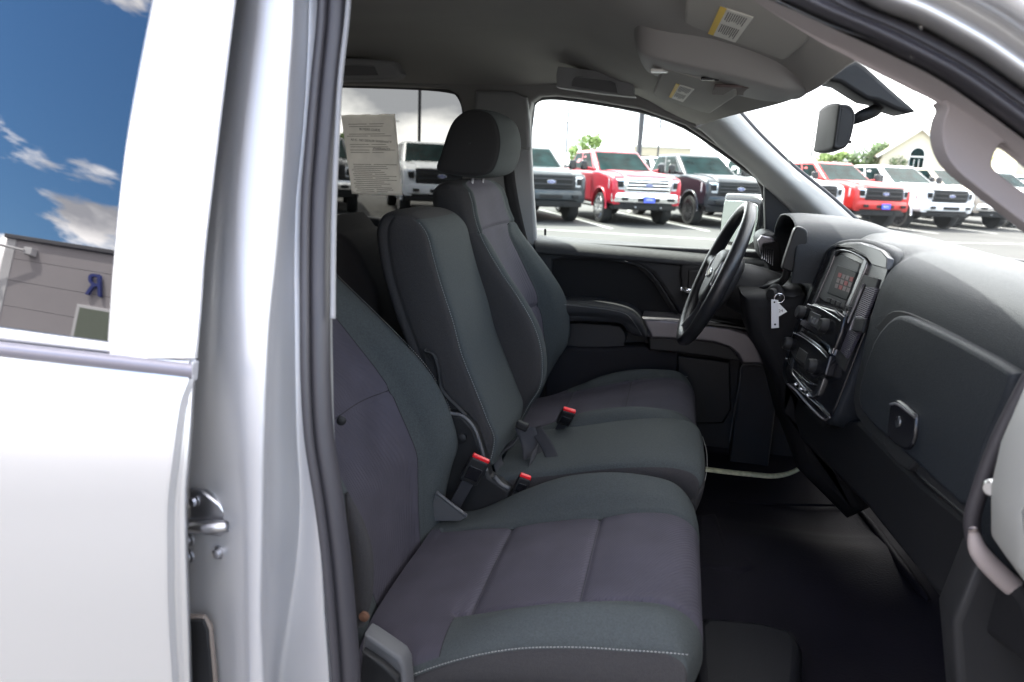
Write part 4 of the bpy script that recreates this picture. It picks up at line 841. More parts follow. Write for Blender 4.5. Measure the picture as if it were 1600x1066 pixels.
for s in (-1, 1):
    tube('spoke', [HF @ Vector((s*.06, .015, -.01)), HF @ Vector((s*.11, .012, -.012)), HF @ Vector((s*(rad-.004), .02, 0))], [.024, .019, .018], hubm, SW, 12, 4)
    tube('spoke_chrome', [HF @ Vector((s*.082, .045, .006)), HF @ Vector((s*.098, .012, .008)), HF @ Vector((s*.085, -.02, .006))], .004, satin, SW, 8, 4)
    tube('spoke', [HF @ Vector((s*.035, -.07, -.012)), HF @ Vector((s*.05, -.12, -.012)), HF @ Vector((s*.065, -rad*.93, 0))], [.014, .011, .013], spk, SW, 10, 4)
bt = [(-.030, -.007), (-.026, .007), (-.011, .007), (-.009, .012), (.011, .012), (.0125, .007), (.030, .007), (.026, -.007), (.011, -.007), (.009, -.012), (-.011, -.012), (-.0125, -.007)]
em = shape('emblem', [(x*1.1, y*1.1) for x, y in bt], .012, .016, chrome, hub, bevel=.001, fr=HF)
shape('emblem_fill', [(x*.88, y*.78) for x, y in bt], .0155, .0168, mat('emblem_gold', (.28, .25, .2), .35, .6), em, bevel=.0004, fr=HF)
tube('steering_column', [wc+ax_*.03, wc+ax_*.09, wc+ax_*.20, wc+ax_*.30-Vector((0, 0, .02))], [.05, .066, .072, .06], plastic, T, 20, 4).name = 'steering_column'
tube('indicator_stalk', [wc+ax_*.09+lat*.05, wc+ax_*.09+lat*.16+up_*.02], [.007, .009], plastic, T, 10, 1)
# column shift lever with its boxy grip standing in front of the cluster
lv = tube('shift_lever', [wc+ax_*.10-lat*.05, G(1222, 440, Y=.22), G(1232, 410, Y=.20)], [.010, .009, .010], plastic, T, 10, 4)
shape('lever_grip', xz([(1241, 357), (1250, 354), (1261, 363), (1257, 392), (1248, 424), (1224, 420), (1222, 412), (1234, 375)], .19), .175, .205, mat('lever_grip', (.009, .009, .010), .35, spec=.3), lv, bevel=.016, smooth_out=3, res=5)
# ---- floor: vinyl mats, tunnel, dark trim blocks
rows = []
for X in (-.6, -.2, .1, .3, .45, .6, .75, .9):
    t = max(0, (X-.45)/.45); rows.append([(X, Y, .622+zz+.26*t*t) for Y, zz in ((-.78, .02), (-.74, .0), (-.5, 0), (-.3, .006), (-.2, .03), (-.1, .055), (0, .062), (.1, .055), (.2, .03), (.3, .006), (.5, 0), (.74, 0), (.78, .02))])
grid('floor_covering', rows, 5, 5, mats=[vinyl], parent=T)
def flz(X, Y):
    t = max(0, (X-.45)/.45); return .622+.26*t*t+lerp([(-.3, .0), (-.2, .03), (-.1, .055), (0, .062), (.1, .055), (.2, .03), (.3, 0)], Y)
def onfloor(x, y, h=0):
    z = .62
    for _ in range(12): q = G(x, y, Z=z+h); z = flz(q.x, q.y)
    return G(x, y, Z=z+h)
tube('floor_ridge', [onfloor(x, y, .004) for x, y in ((1338, 792), (1370, 830), (1410, 885), (1440, 925), (1452, 940))], [.005, .010, .011, .009, .004], vinyl, T, 10, 5)
tube('floor_ridge', [onfloor(x, y, .002) for x, y in ((1140, 786), (1200, 788), (1338, 790))], .004, vinyl, T, 8, 4)
shape('seat_foot_cover', fl([(1100, 960), (1190, 968), (1242, 982), (1256, 1010), (1250, 1100), (1090, 1110), (1085, 975)], .70), .62, .70, mat('foot_cover', (.007, .007, .009), .5, spec=.2, bump=.3, bscale=300), T, axis='Z', bevel=.02, smooth_out=1)
shape('hump_cover', fl([(1085, 800), (1120, 795), (1145, 855), (1182, 868), (1188, 885), (1160, 892), (1085, 880)], .69), .64, .685, vinyl, T, axis='Z', bevel=.02, smooth_out=1)
# ================================================================== LOOSE THINGS IN THE CAB
kb = G(1218, 466, Y=.165); 
kt = empty('key_tag', kb)
tag(kt, 'white key tag with a small triangular paper ticket hanging from the ignition', 'key tag')
tube('key_ring', [kb+Vector((.011*math.cos(a), .0, .011*math.sin(a))) for a in [2*math.pi*k/10 for k in range(10)]], .0012, chrome, kt, 6, 4, True)
tube('key', [kb+Vector((.008, .02, .012)), kb+Vector((0, 0, .008))], .003, steel, kt, 8, 1)
tp = xz([(1205, 468), (1216, 469), (1217, 512), (1205, 513)], .165)
shape('tag', tp, .163, .166, mat('tag_white', (.60, .60, .62), .5), kt, bevel=.001, holes=[[(x+.0022*math.cos(a)+(tp[0][0]+tp[1][0])/2, .0+z+.0022*math.sin(a)) for x, z, a in [(0, tp[0][1]-.006, 2*math.pi*k/8) for k in range(8)]]])
shape('paper_ticket', xz([(1216, 473), (1230, 487), (1216, 495)], .168), .1675, .1685, mat('tag_paper', (.7, .7, .7), .8), kt, bevel=.0002)
text('ticket_print', '24', .010, ink, frame(G(1220, 486, Y=.1672), (1, 0, .2), (-.2, 0, 1)), kt, .0002)
lathe('tag_rivet', [(.0025, 0), (.0025, .001)], G(1211, 507, Y=.1635), (0, -1, 0), plastic, kt, 12)
# sheet of paper taped inside the rear side window
pc_ = [(533, 180), (560, 177), (600, 179), (617, 178), (619, 200), (622, 250), (629, 306), (590, 306), (549, 303), (544, 270), (538, 225)]
ppo = empty('paper_sheet', G(580, 300, Y=.885)); tag(ppo, 'crumpled printed paper sheet taped to the far rear side window', 'paper')
rows = []
for j in range(15):
    v = j/14; r = []
    for i in range(11):
        u = i/10
        x = (533*(1-u)+617*u)*(1-v)+(550*(1-u)+629*u)*v; y = (180*(1-u)+178*u)*(1-v)+(303*(1-u)+306*u)*v
        if j == 0: y += random.uniform(-1.2, 1.2)
        q = Vector((u*3, v*4, 1)); r.append(G(x, y, Y=.8985+.003*noise.noise(q*1.7)+.0015*noise.noise(q*5)))
    rows.append(r)
sheet = grid('sheet', rows, 2, 2, mats=[paper], parent=ppo, thick=.0006)
def plin(u0, u1, v, h, nm='print_line'):
    out = []
    for i in range(7):
        u = u0+(u1-u0)*i/6
        for dv in (0, h):
            vv = v+dv
            x = (533*(1-u)+617*u)*(1-vv)+(550*(1-u)+629*u)*vv; y = (180*(1-u)+178*u)*(1-vv)+(303*(1-u)+306*u)*vv
            q = Vector((u*3, vv*4, 1)); out.append(G(x, y, Y=.8985+.003*noise.noise(q*1.7)+.0015*noise.noise(q*5)-.0016))
    return out
bm = bmesh.new()
for v in [.115, .145, .24, .265, .37, .40, .44, .47]+[.62+.024*k for k in range(15)]:
    a = random.uniform(.05, .12); 
    for (u0, u1) in ([(a, random.uniform(.6, .96))] if random.random() < .6 else [(a, .45), (.5, random.uniform(.7, .95))]):
        P0 = plin(u0, u1, v, .007); vv = [bm.verts.new(p) for p in P0]
        for i in range(6): bm.faces.new((vv[2*i], vv[2*i+1], vv[2*i+3], vv[2*i+2]))
me = bpy.data.meshes.new('print'); bm.to_mesh(me); bm.free(); inv(ppo, link('print', me, ppo, False, [mat('print_ink', (.30, .27, .25), .9)]))
def ptext(s, u, v, size):
    a = plin(u, u+.01, v, .01); x = (533*(1-u)+617*u)*(1-v)+(550*(1-u)+629*u)*v; y = (180*(1-u)+178*u)*(1-v)+(303*(1-u)+306*u)*v
    text('print', s, size, ink, frame(G(x, y, Y=.894), (1, 0, -.02), (.12, 0, 1)), ppo, .0002)
ptext('BUYERS GUIDE', .5, .19, .012); ptext('AS IS - NO DEALER WARRANTY', .5, .33, .011); ptext('WARRANTY', .68, .43, .012)
# cloth strap lying on the far floor
ys_ = [(1100, 733), (1140, 738), (1180, 742), (1208, 744), (1232, 740), (1252, 731)]
strap = grid('webbing_strap', [[G(x, y-3.5, Z=.72+h), G(x, y+3.5, Z=.715+h)] for (x, y), h in zip(ys_, (0, 0, 0, 0, .004, .02))], 2, 6, mats=[mat('strap', (.46, .46, .32), .8, var=.25, vscale=90)], thick=.002)
tag(strap, 'pale yellow webbing strap lying on the dark floor under the dash', 'strap')
# ================================================================== THE LOT OUTSIDE
asph = mat('asphalt', (.080, .078, .075), .9, bump=.5, bscale=60, var=.16, vscale=.6, spec=.15)
me = bpy.data.meshes.new('asphalt_lot'); n_ = 24
me.from_pydata([(x*60-720, y*60-720, 0) for y in range(n_+1) for x in range(n_+1)], [], [(y*(n_+1)+x, y*(n_+1)+x+1, (y+1)*(n_+1)+x+1, (y+1)*(n_+1)+x) for y in range(n_) for x in range(n_)])
tag(link('asphalt_lot', me, None, False, [asph]), kind='structure')
linep = mat('road_paint', (.42, .42, .40), .7, var=.08, vscale=5)
HD = R(27); hv = Vector((math.sin(HD), -math.cos(HD), 0)); lv_ = Vector((math.cos(HD), math.sin(HD), 0))
def fpos(px, d): return Vector(((px-1071)*d/1150, d-1.65, 0))
tyre_m = mat('tyre', (.011, .011, .011), .8, bump=.3, bscale=60); dark_m = mat('underbody', (.004, .004, .004), .8)
blackgr = mat('black_grille', (.007, .007, .008), .45)
winm = mat('truck_glass', (.006, .018, .018), .10, spec=.035, var=.9, vscale=2.2); hl_m = mat('lamp_glass', (.55, .57, .6), .08, .4, coat=1); amber = mat('amber_lens', (.8, .25, .03), .3)
badge = mat('badge_blue', (.01, .03, .18), .3); plate_m = mat('plate_blue', (.06, .10, .62), .5)
def paintm(nm, c, metal=.2): return mat(nm, c, .32, metal, coat=.35)
protos = {}
def wheel(parent, x, y, rimm):
    w = tubew = lathe('wheel', [(.30, -.13), (.385, -.135), (.405, -.10), (.41, 0), (.405, .10), (.385, .135), (.30, .13)], (x, y, .41), (0, 1, 0), tyre_m, parent, 36)
    s = 1 if y > 0 else -1
    bm = bmesh.new()
    def addp(pts, a, b):
        vs = [bm.verts.new((p[0], a, p[1])) for p in pts]; vt_ = [bm.verts.new((p[0], b, p[1])) for p in pts]; n = len(pts)
        bm.faces.new(vs); bm.faces.new(vt_[::-1])
        for i in range(n): bm.faces.new((vs[i], vt_[i], vt_[(i+1) % n], vs[(i+1) % n]))
    for k in range(6):
        a = k*math.pi/3; ca, sa = math.cos(a), math.sin(a)
        for o in (-.13, .13):
            pts = [(.05, -.03+o*.2), (.285, -.045+o*.5), (.285, .045+o*.5), (.05, .03+o*.2)]
            addp([(x+ca*p-sa*q, .41+sa*p+ca*q) for p, q in pts], y+s*.118, y+s*.142)
    for r0, r1, a, b in ((.268, .30, .09, .137), (0, .075, .09, .13)):
        N = 32
        for k in range(N):
            t0, t1 = 2*math.pi*k/N, 2*math.pi*(k+1)/N
            addp([(x+r0*math.cos(t0), .41+r0*math.sin(t0)), (x+r1*math.cos(t0), .41+r1*math.sin(t0)), (x+r1*math.cos(t1), .41+r1*math.sin(t1)), (x+r0*math.cos(t1), .41+r0*math.sin(t1))], y+s*a, y+s*b)
    bmesh.ops.recalc_face_normals(bm, faces=bm.faces)
    me = bpy.data.meshes.new('rim'); bm.to_mesh(me); bm.free(); link('rim', me, w, False, [rimm])
    lathe('rim_dish', [(.0, .0), (.27, .0), (.27, .02)], (x, y+s*.07, .41), (0, s, 0), dark_m, w, 24)
def qpatch(name, q, ins, mt, parent, off=.006, cols=1):
    """pane laid on a four cornered face, inset from its edges"""
    a, b, c, d = [Vector(v) for v in q]; n = (b-a).cross(d-a).normalized()
    l, r_, bo, to = ins; P_ = lambda u, v: (a*(1-u)+b*u)*(1-v)+(d*(1-u)+c*u)*v
    pts = [P_(l, bo), P_(1-r_, bo), P_(1-r_, 1-to), P_(l, 1-to)]
    bm = bmesh.new(); v0 = [bm.verts.new(p+n*off) for p in pts]; v1 = [bm.verts.new(p-n*.01) for p in pts]
    bm.faces.new(v0); bm.faces.new(v1[::-1])
    for i in range(4): bm.faces.new((v0[i], v1[i], v1[(i+1) % 4], v0[(i+1) % 4]))
    bmesh.ops.recalc_face_normals(bm, faces=bm.faces); bmesh.ops.bevel(bm, geom=[e for e in bm.edges if e.calc_length() < .05], offset=.035, segments=4, profile=.5, affect='EDGES')
    me = bpy.data.meshes.new(name); bm.to_mesh(me); bm.free(); return link(name, me, parent, False, [mt])
def truck(label, paint, grille='chrome', bumper=None, rimm=None, lower=None, suv=False, low=0, plate=None, amb=True, bars=3, group='pickups parked in the row across the lot'):
    o = empty('parked_truck' if not suv else 'parked_suv', (0, 0, 0)); tag(o, label, 'pickup truck' if not suv else 'suv', group if not suv else None)
    bumper = bumper or chrome; rimm = rimm or steel; gm = chrome if grille == 'chrome' else blackgr; lower = lower or dark_m
    def ac(cx, r=.50, z0=.46): return [(cx+r*math.cos(t), .42+r*math.sin(t)) for t in [math.pi*(1-k/10) for k in range(11)] if .42+r*math.sin(t) > z0-.03]
    xr = -1.75
    prof = [(-2.88, .62)]+[(xr-.51, .52)]+ac(xr)+[(xr+.51, .50), (1.38, .50)]+ac(1.9)+[(2.42, .55), (2.78, .55), (2.82, .9), (2.80, 1.16), (2.70, 1.26), (2.3, 1.33), (1.75, 1.375), (1.28, 1.39), (1.2, 1.37), (-1.0, 1.36), (-1.1, 1.37), (-2.88, 1.39), (-2.92, 1.3), (-2.90, .8)]
    shape('body', prof, -.985, .985, paint, o, bevel=.10, res=5)
    shape('underbody', [(-2.8, .50), (-2.8, .95), (2.6, .95), (2.6, .50)], -.80, .80, dark_m, o, bevel=.02)
    # raised centre of the hood
    shape('hood_dome', [(1.30, 1.37), (1.30, 1.415), (1.8, 1.41), (2.35, 1.365), (2.74, 1.27), (2.79, 1.2), (2.7, 1.15)], -.62, .62, paint, o, bevel=.03, res=3)
    for sx in (1.9, xr):
        for s in (-1, 1):
            rr = [(sx+.525*math.cos(t), s*.985, .42+.525*math.sin(t)) for t in [math.pi*(k/12) for k in range(13)]]
            tube('wheel_arch', rr, .035, lower if lower is not dark_m else paint, o, 8, 2)
            wheel(o, sx, s*.86, rimm)
    # cab
    bx0, bx1, tx0, tx1 = (-2.75, 1.28, -2.55, .32) if suv else (-1.05, 1.28, -.93, .32)
    wb_, wt_, zt_, zb_ = .935, .735, 1.95-low, 1.355
    bot = [(bx0, -wb_, zb_), (bx1, -wb_+.06, zb_), (bx1, wb_-.06, zb_), (bx0, wb_, zb_)]; top = [(tx0, -wt_, zt_-.03), (tx1, -wt_+.02, zt_), (tx1, wt_-.02, zt_), (tx0, wt_, zt_-.03)]
    bm = bmesh.new(); B_ = [bm.verts.new(v) for v in bot]; T_ = [bm.verts.new(v) for v in top]
    bm.faces.new(B_[::-1]); bm.faces.new(T_)
    for i in range(4): bm.faces.new((B_[i], B_[(i+1) % 4], T_[(i+1) % 4], T_[i]))
    bmesh.ops.bevel(bm, geom=bm.edges[:], offset=.085, segments=5, profile=.5, affect='EDGES')
    for f in bm.faces: f.smooth = True
    me = bpy.data.meshes.new('cab'); bm.to_mesh(me); bm.free(); link('cab', me, o, True, [paint])
    qpatch('windshield', (bot[1], bot[2], top[2], top[1]), (.06, .06, .05, .11), winm, o)
    mw = .5
    for s, (a, b, c, d) in ((-1, (bot[0], bot[1], top[1], top[0])), (1, (bot[2], bot[3], top[3], top[2]))):
        for (l, r_) in ((.07, .56), (.48, .12)) if s < 0 else ((.12, .48), (.56, .07)): qpatch('side_window', (a, b, c, d), (l, r_, .10, .14), winm, o, .004)
        m_ = tube('door_mirror', [(1.0, s*.93, 1.42), (1.02, s*1.10, 1.45)], .03, paint, o, 8, 1)
        box('mirror_shell', (1.03, s*1.17, 1.50), (.11, .20, .26), gloss, m_, .04)
        for xd in (.95, .02): box('door_handle', (xd-.75, s*.992, 1.16), (.16, .02, .035), paint, o, .008)
        for xs_ in (1.2, .12, -1.05): tube('door_gap', [(xs_, s*.987, .56), (xs_, s*.988, 1.0), (xs_, s*.975, 1.33)], .005, dark_m, o, 5, 2)
        box('running_board', (.1, s*.98, .44), (2.6, .14, .05), lower if lower is not dark_m else plastic, o, .015)
    # nose: bumper, grille, lamps
    def pl(z0, z1, x, w, mt, name, cv=.10, parent=o, bev=.02, th=.25):
        pts = [(x-cv*(abs(y/w)**2.5)-(.0), y) for y in [w*(k/6-1) for k in range(13)]]
        pts = pts+[(x-th-cv, w), (x-th-cv, -w)]
        return shape(name, pts, z0, z1, mt, parent, axis='Z', bevel=bev)
    bb = pl(.60, .86, 2.96, .98, bumper, 'bumper', .20, bev=.04)
    pl(.42, .61, 2.90, .90, lower, 'valance', .18, bev=.03)
    pl(.64, .74, 2.968, .45, dark_m, 'bumper_intake', .05, bb, .01)
    g = pl(.87, 1.25, 2.88, .66, gm, 'grille', .05, bev=.03)
    pl(.91, 1.21, 2.886, .58, dark_m, 'grille_mesh', .04, g, .01)
    for k in range(bars):
        z = .93+.26*(k+.5)/bars; pl(z-.022, z+.022, 2.90, .60, gm, 'grille_bar', .04, g, .008, .1)
    em = shape('badge', [(.115*math.cos(t), 1.06+.048*math.sin(t)) for t in [2*math.pi*k/24 for k in range(24)]], 2.895, 2.915, chrome, g, axis='X', bevel=.005)
    shape('badge_field', [(.104*math.cos(t), 1.06+.039*math.sin(t)) for t in [2*math.pi*k/24 for k in range(24)]], 2.91, 2.919, badge, em, axis='X', bevel=.001)
    text('badge_script', 'Ford', .062, chrome, frame((2.920, 0, 1.06), (0, 1, 0), (0, 0, 1)), em, .001, .3)
    for s in (-1, 1):
        h = shape('headlight', [(2.855, s*.67), (2.83, s*.80), (2.75, s*.93), (2.55, s*.992), (2.45, s*.98), (2.6, s*.7)], .93, 1.20, hl_m, o, axis='Z', bevel=.02)
        shape('lamp_inner', [(2.865, s*.70), (2.845, s*.79), (2.79, s*.88), (2.6, s*.72)], .99, 1.15, dark_m, h, axis='Z', bevel=.01)
        if amb: shape('side_marker', [(2.80, s*.885), (2.77, s*.93), (2.66, s*.973), (2.6, s*.95), (2.7, s*.8)], 1.0, 1.13, amber, h, axis='Z', bevel=.008)
        box('fog_lamp', (2.93, s*.66, .70), (.06, .16, .08), dark_m, bb, .015)
        tube('tow_hook', [(2.90, s*.36, .50), (2.96, s*.36, .50)], .018, steel if bumper is chrome else dark_m, o, 8, 1)
    if plate:
        p_ = box('licence_plate', (2.985, 0, .70), (.012, .31, .16), plate, bb, .003)
        text('plate_print', 'FORD', .07, mat('plate_white', (.7, .72, .8), .6), frame((2.993, 0, .70), (0, 1, 0), (0, 0, 1)), p_, .001)
    return o
whitep = paintm('white_paint', (.62, .63, .64), 0); redp = paintm('red_paint', (.36, .006, .022), .25); blackp = paintm('navy_paint', (.004, .006, .012)); greyp = paintm('grey_paint', (.020, .026, .032), .3)
redp2 = paintm('scarlet_paint', (.42, .014, .012), .2); beigep = paintm('beige_paint', (.34, .29, .24), .4); silverp = paintm('light_silver', (.62, .63, .65), .5)
def put(o, px, d, da=0):
    a = HD+R(da); h = Vector((math.sin(a), -math.cos(a), 0)); o.location = fpos(px, d)-h*2.95; o.rotation_euler = (0, 0, a-math.pi/2)
plate2 = mat('plate_yellow', (.65, .45, .08), .5)
put(truck('dark navy pickup with an amber lamp, mostly hidden by the near pillar', blackp, 'black', amb=True), 478, 17.4)
put(truck('white pickup with black grille seen behind the taped paper', whitep, 'black', whitep, steel, bars=2, amb=False), 694, 18.3)
put(truck('dark grey pickup with black grille and black bumper between the white and red ones', greyp, 'black', greyp, gloss, bars=2, amb=False), 872, 18.9)
put(truck('crimson pickup with chrome grille, chrome bumper and blue plate', redp, 'chrome', chrome, chrome, plate=plate_m), 1022, 19.9)
put(truck('black pickup with black wheels right of the crimson one', blackp, 'black', blackp, gloss, plate=None), 1155, 21.1)
put(truck('white pickup hidden behind the far windshield pillar', whitep, 'black', whitep, steel, amb=False), 1262, 22.9)
put(truck('scarlet pickup with black grille and blue plate behind the windshield', redp2, 'black', redp2, gloss, plate=plate_m, bars=2), 1352, 24.2)
put(truck('white pickup with black grille right of the scarlet one', whitep, 'black', whitep, gloss, bars=2), 1437, 25.8)
put(truck('beige pickup with chrome grille and yellow plate', beigep, 'chrome', chrome, chrome, plate=plate2), 1500, 27.6)
put(truck('white suv at the far right end of the parked row', whitep, 'black', whitep, steel, suv=True), 1562, 29.6)
put(truck('pale silver suv behind the row, seen through the assist handle', silverp, 'chrome', suv=True), 1640, 38)
put(truck('white pickup in the second row behind the crimson and black ones', whitep, 'chrome', group='pickups in the second row'), 1085, 30)
put(truck('silver pickup in the second row beside the windshield pillar', silverp, 'chrome', group='pickups in the second row'), 1195, 32)
# painted stall lines between the trucks
bm = bmesh.new()
cs = [fpos(px, d) for px, d in ((694, 18.3), (872, 18.9), (1022, 19.9), (1155, 21.1), (1262, 22.9), (1352, 24.2), (1437, 25.8), (1500, 27.6), (1562, 29.6))]
for a, b in zip(cs, cs[1:]):
    c = (a+b)/2; w = lv_*.06
    vs = [c-w+hv*.9, c+w+hv*.9, c+w-hv*5.5, c-w-hv*5.5]; bm.faces.new([bm.verts.new((v.x, v.y, .004)) for v in vs])
me = bpy.data.meshes.new('stall_lines'); bm.to_mesh(me); bm.free(); tag(link('stall_lines', me, None, False, [linep]), kind='structure')
bm = bmesh.new()
for a, b in (((-9, 15.0), (3.0, 16.0)), ((3.4, 17.6), (16, 24))):
    a = Vector((*a, 0)); b = Vector((*b, 0)); w = (b-a).normalized().orthogonal(); w.z = 0; w = Vector((-(b-a).y, (b-a).x, 0)).normalized()*.05
    bm.faces.new([bm.verts.new((v.x, v.y, .004)) for v in (a-w, b-w, b+w, a+w)])
me = bpy.data.meshes.new('lane_line'); bm.to_mesh(me); bm.free(); tag(link('lane_line', me, None, False, [linep]), kind='structure')
# ---- lamp posts
polem = mat('pole_black', (.03, .03, .032), .6)
def pole(label, px, d, h, r, heads=0, name='lamp_post', bar=0):
    b_ = fpos(px, d); o = empty(name, b_); tag(o, label, 'lamp post', 'lamp posts round the lot' if name == 'lamp_post' else None)
    tube('post', [(0, 0, 0), (0, 0, h*.5), (0, 0, h)], [r, r*.9, r*.7], polem, o, 12, 1).matrix_parent_inverse = Matrix.Identity(4)
    tube('post_base', [(0, 0, 0), (0, 0, .7)], r*2.2, mat('concrete', (.4, .39, .37), .9, bump=.3, bscale=40), o, 16, 1).matrix_parent_inverse = Matrix.Identity(4)
    for s in ((-1, 1) if heads else ()):
        tube('lamp_arm', [(0, 0, h-.05), (s*bar, 0, h)], r*.4, polem, o, 8, 1).matrix_parent_inverse = Matrix.Identity(4)
        box('lamp_head', (s*(bar+.25), 0, h), (.6, .3, .10), polem, o, .03).matrix_parent_inverse = Matrix.Identity(4)
pole('thick black lamp post rising behind the crimson pickup', 1001, 26, 9, .10, 1, bar=.5)
pole('black lamp post rising behind the white pickup by the headrest', 654, 30, 9, .07, 1, bar=.5)
pole('slim twin headed lamp post in the windshield beside the mirror', 1244, 62, 6.2, .09, 1, bar=.6)
pole('slim distant lamp post left of the green treetop', 891, 60, 9, .07, 1, bar=.5)
pole('short distant lamp post right of the thick black one', 1029, 62, 5.4, .08, 1, bar=.3)
pole('distant short lamp post between the paper and the near lamp post', 606, 90, 5.6, .08, 1, bar=.5)
pole('faint distant lamp post beside the slim one left of the treetop', 883, 95, 6.4, .07, 1, bar=.3)
# ---- trees
leafm = [mat('leaf_green', (.15, .22, .05), .7, var=.35, vscale=1.5), mat('leaf_dark', (.09, .14, .05), .7, var=.35, vscale=1.5), mat('leaf_yellow', (.42, .40, .05), .6, var=.25, vscale=1.5)]
barkm = mat('bark', (.10, .075, .055), .9, bump=.5, bscale=30)
def tree(name, label, px, d, h, w, lm, z0=.25, n=2600, seed=1, cat='tree'):
    rnd = random.Random(seed); b_ = fpos(px, d); o = empty(name, b_); tag(o, label, cat)
    tb = [(0, 0, 0), (.05*w*.2, 0, h*.3), (0, 0, h*.62)]
    t_ = tube('trunk', tb, [h*.035, h*.025, h*.012], barkm, o, 8, 3); t_.matrix_parent_inverse = Matrix.Identity(4)
    cl = []
    for k in range(7):
        a = k*2.4+rnd.random(); e = (rnd.uniform(.2, .42)*w*math.cos(a), rnd.uniform(.2, .42)*w*math.sin(a), h*rnd.uniform(.5, .85))
        tube('limb', [(0, 0, h*rnd.uniform(.25, .45)), tuple(q*.6 for q in e[:2])+(e[2]*.85,), e], [h*.012, h*.008, h*.003], barkm, t_, 6, 2).matrix_parent_inverse = Matrix.Identity(4)
    for k in range(26):
        a = rnd.uniform(0, 6.28); q = rnd.random()**.5; zz = rnd.uniform(z0, 1)
        rr = w*.5*math.sin(math.pi*min(.97, max(.12, (zz-z0)/(1-z0)*.82+.12)))**.6
        cl.append((Vector((rr*q*math.cos(a), rr*q*math.sin(a), h*zz)), w*rnd.uniform(.10, .19)))
    bm = bmesh.new()
    for k in range(n):
        c, r_ = rnd.choice(cl); v = Vector((rnd.gauss(0, 1), rnd.gauss(0, 1), rnd.gauss(0, .8))).normalized()*r_*rnd.uniform(.4, 1)
        p = c+v; s = h*rnd.uniform(.022, .05); u = Vector((rnd.gauss(0, 1), rnd.gauss(0, 1), rnd.gauss(0, 1))).normalized(); t = u.orthogonal().normalized()
        bm.faces.new([bm.verts.new(p+u*s), bm.verts.new(p+t*s*.6), bm.verts.new(p-u*s), bm.verts.new(p-t*s*.6)])
    me = bpy.data.meshes.new('crown'); bm.to_mesh(me); bm.free(); link('crown', me, o, False, [lm])
tree('leafy_tree', 'green treetop over the crimson pickup roof', 927, 95, 4.6, 5.2, leafm[0], seed=3)
tree('leafy_tree', 'small green tree right of the slim twin headed lamp post', 1262, 115, 4.2, 4.5, leafm[0], seed=4)
tree('leafy_tree', 'small green tree between the slim lamp post and the big dark tree', 1283, 110, 4.4, 4.5, leafm[0], seed=5)
tree('leafy_tree', 'big dark green tree against the gabled house', 1334, 108, 5.4, 7.6, leafm[1], seed=6, n=4200)
tree('flowering_tree', 'yellow green tree in front of the house', 1448, 85, 4.6, 4.6, leafm[2], seed=7)
tree('flowering_tree', 'sparse yellow tree seen through the assist handle', 1560, 60, 6.2, 5.2, leafm[2], seed=8, n=700)
tree('leafy_tree', 'green bush at the left edge of the rear side window', 523, 60, 2.8, 3.2, leafm[0], seed=9)
tree('leafy_tree', 'green tree far right beyond the yellow one', 1660, 80, 7, 8, leafm[0], seed=10)
# ---- gabled house and low buildings far off
wallc = mat('house_wall', (.62, .56, .42), .85, bump=.2, bscale=20, var=.05); roofc = mat('house_roof', (.42, .36, .30), .9, bump=.6, bscale=12, var=.12, vscale=3); wtrim = mat('house_trim', (.75, .73, .68), .7)
hc_ = fpos(1382, 105); H = empty('gabled_house', hc_); tag(H, 'cream house with a front gable, arched window and beige roof', 'house')
H.rotation_euler = (0, 0, R(-6))
def hs(o): o.matrix_parent_inverse = Matrix.Identity(4); return o
hs(shape('gable_wall', [(-4, 0), (-4, 4.6), (0, 7.6), (4, 4.6), (4, 0)], 0, 10, wallc, H, bevel=.02))
hs(shape('main_wall', [(3.9, 0), (3.9, 4.3), (16, 4.3), (16, 0)], 2.2, 10, wallc, H, bevel=.02))
r_ = hs(shape('gable_roof', [(-4.7, 4.25), (-4.65, 4.0), (0, 7.55), (4.65, 4.0), (4.7, 4.25), (0, 7.95)], -.5, 10.3, roofc, H, bevel=.02))
hs(shape('eaves_board', [(-4.72, 4.2), (-4.6, 3.95), (0, 7.48), (4.6, 3.95), (4.72, 4.2), (0, 7.85)], -.56, -.48, wtrim, H, bevel=.01))
hs(shape('main_roof', [(1.4, 4.15), (1.4, 4.4), (6.2, 8.0), (6.4, 7.8), (11.2, 4.4), (11.2, 4.15)], 1, 16.4, roofc, H, bevel=.02, xf=lambda v: Vector((v.y, v.x, v.z))))
aw = [(-.95, 2.2), (-.95, 4.2)]+[(.95*math.cos(t), 4.45+.95*math.sin(t)) for t in [math.pi*(1-k/10) for k in range(11)]]+[(.95, 4.2), (.95, 2.2)]
w_ = hs(shape('arched_window', aw, -.06, .05, wtrim, H, bevel=.02))
hs(shape('pane', [(x*.84, 2.35+(z-2.2)*.93) for x, z in aw], -.08, -.05, winm, w_, bevel=.005))
for x in (-.27, .27): hs(box('glazing_bar', (x, -.085, 3.1), (.07, .03, 1.6), wtrim, w_, .005))
hs(box('glazing_bar', (0, -.085, 4.25), (1.7, .03, .16), wtrim, w_, .005))
for x in (6.0, 9.2, 13):
    w_ = hs(box('window', (x, 2.2, 3.0), (1.7, .12, 1.6), wtrim, H, .02)); hs(box('pane', (x, 2.13, 3.0), (1.45, .05, 1.35), winm, w_, .005))
def low_b(label, px, d, w, h, m1, name='low_building'):
    o = empty(name, fpos(px, d)); tag(o, label, 'building')
    hs(box('wall', (0, 5, h/2), (w, 10, h), m1, o, .02)); hs(box('parapet', (0, 5, h+.15), (w+.5, 10.5, .35), wtrim, o, .03))
    for k in range(3): hs(box('window', (-w*.3+k*w*.3, -.04, h*.5), (w*.16, .12, h*.35), winm, o, .02))
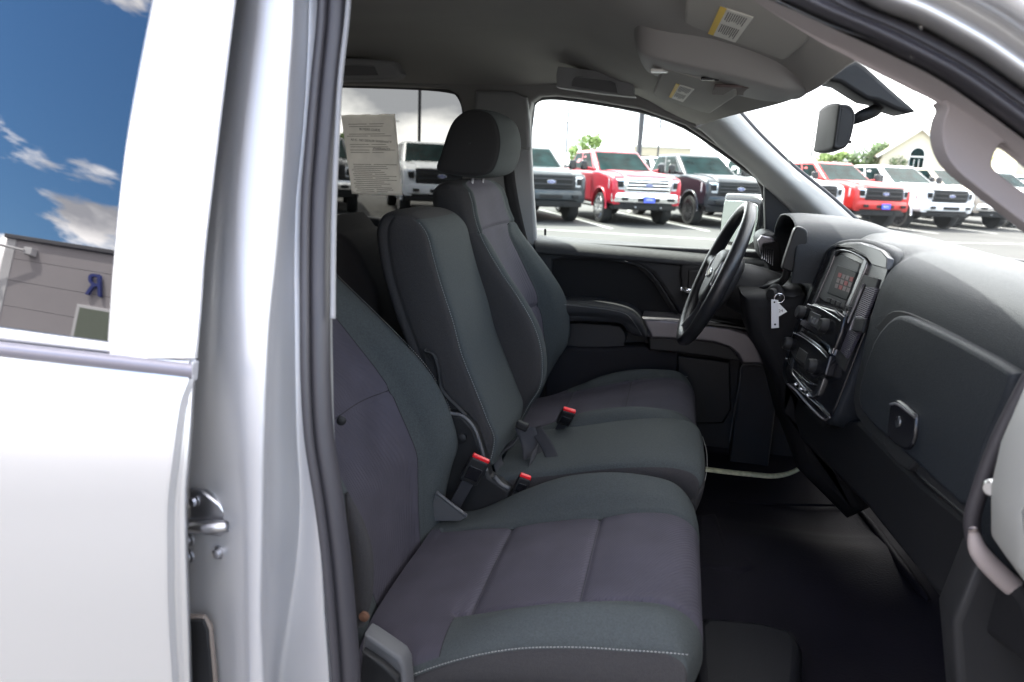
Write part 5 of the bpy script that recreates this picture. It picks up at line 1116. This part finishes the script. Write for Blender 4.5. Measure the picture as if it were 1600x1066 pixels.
tanm = mat('tan_wall', (.50, .42, .30), .9, bump=.2, bscale=15, var=.05)
low_b('long low tan building above the crimson pickup', 1035, 150, 11, 5.2, tanm)
low_b('pale box shaped building far off by the windshield pillar', 1100, 200, 5, 7.4, wtrim)
low_b('cream house beyond the sparse yellow tree', 1590, 90, 13, 5.5, wallc, 'cream_house')
# ---- the dealership behind the camera, mirrored in the rear door glass
BL = empty('dealership_building', (-13, -22, 0)); tag(BL, 'grey panelled showroom wall with a blue letter, mirrored in the rear door glass', 'building')
pan = mat('metal_panel', (.40, .375, .39), .5, .1, var=.05, vscale=.5); edge_ = mat('panel_edge', (.7, .7, .72), .5)
def bl(o): o.location = (0, 0, 0); return inv(BL, o)
zj = [0, 1.6, 3.2, 4.75, 6.0, 7.05, 7.95, 8.74]
for a, b in zip(zj, zj[1:]):
    box('wall_panel', (-11.3, -22.6, (a+b)/2), (24.4, 1.2, b-a-.014), pan, BL, .004)
box('wall_core', (-11.3, -22.7, 4.3), (24.3, 1.2, 8.6), mat('joint_dark', (.05, .05, .05), .8), BL, 0)
box('corner_post', (-23.72, -22.6, 4.4), (.42, 1.26, 8.8), edge_, BL, .02)
box('parapet', (-11.5, -22.6, 8.82), (24.9, 1.5, .16), mat('parapet', (.10, .10, .11), .6), BL, .02)
w_ = box('window', (-16.9, -21.97, 5.6), (7.0, .10, 1.9), edge_, BL, .02); box('pane', (-16.9, -21.92, 5.6), (6.7, .04, 1.65), mat('green_glass', (.17, .20, .15), .3), w_, .005)
lt = text('wall_letter', 'R', 1.25, mat('letter_blue', (.012, .03, .22), .4), frame((-19.75, -21.9, 7.35), (-1, 0, 0), (0, 0, 1)), BL, .05, .25)
sc_ = box('lamp_bracket', (-22.7, -21.85, 8.28), (.35, .25, .3), edge_, BL, .02)
tube('lamp_arm', [(-22.8, -21.7, 8.26), (-24.6, -21.4, 8.3)], .05, edge_, BL, 8, 1); box('lamp_head', (-24.7, -21.35, 8.24), (.5, .3, .16), gloss, BL, .03)
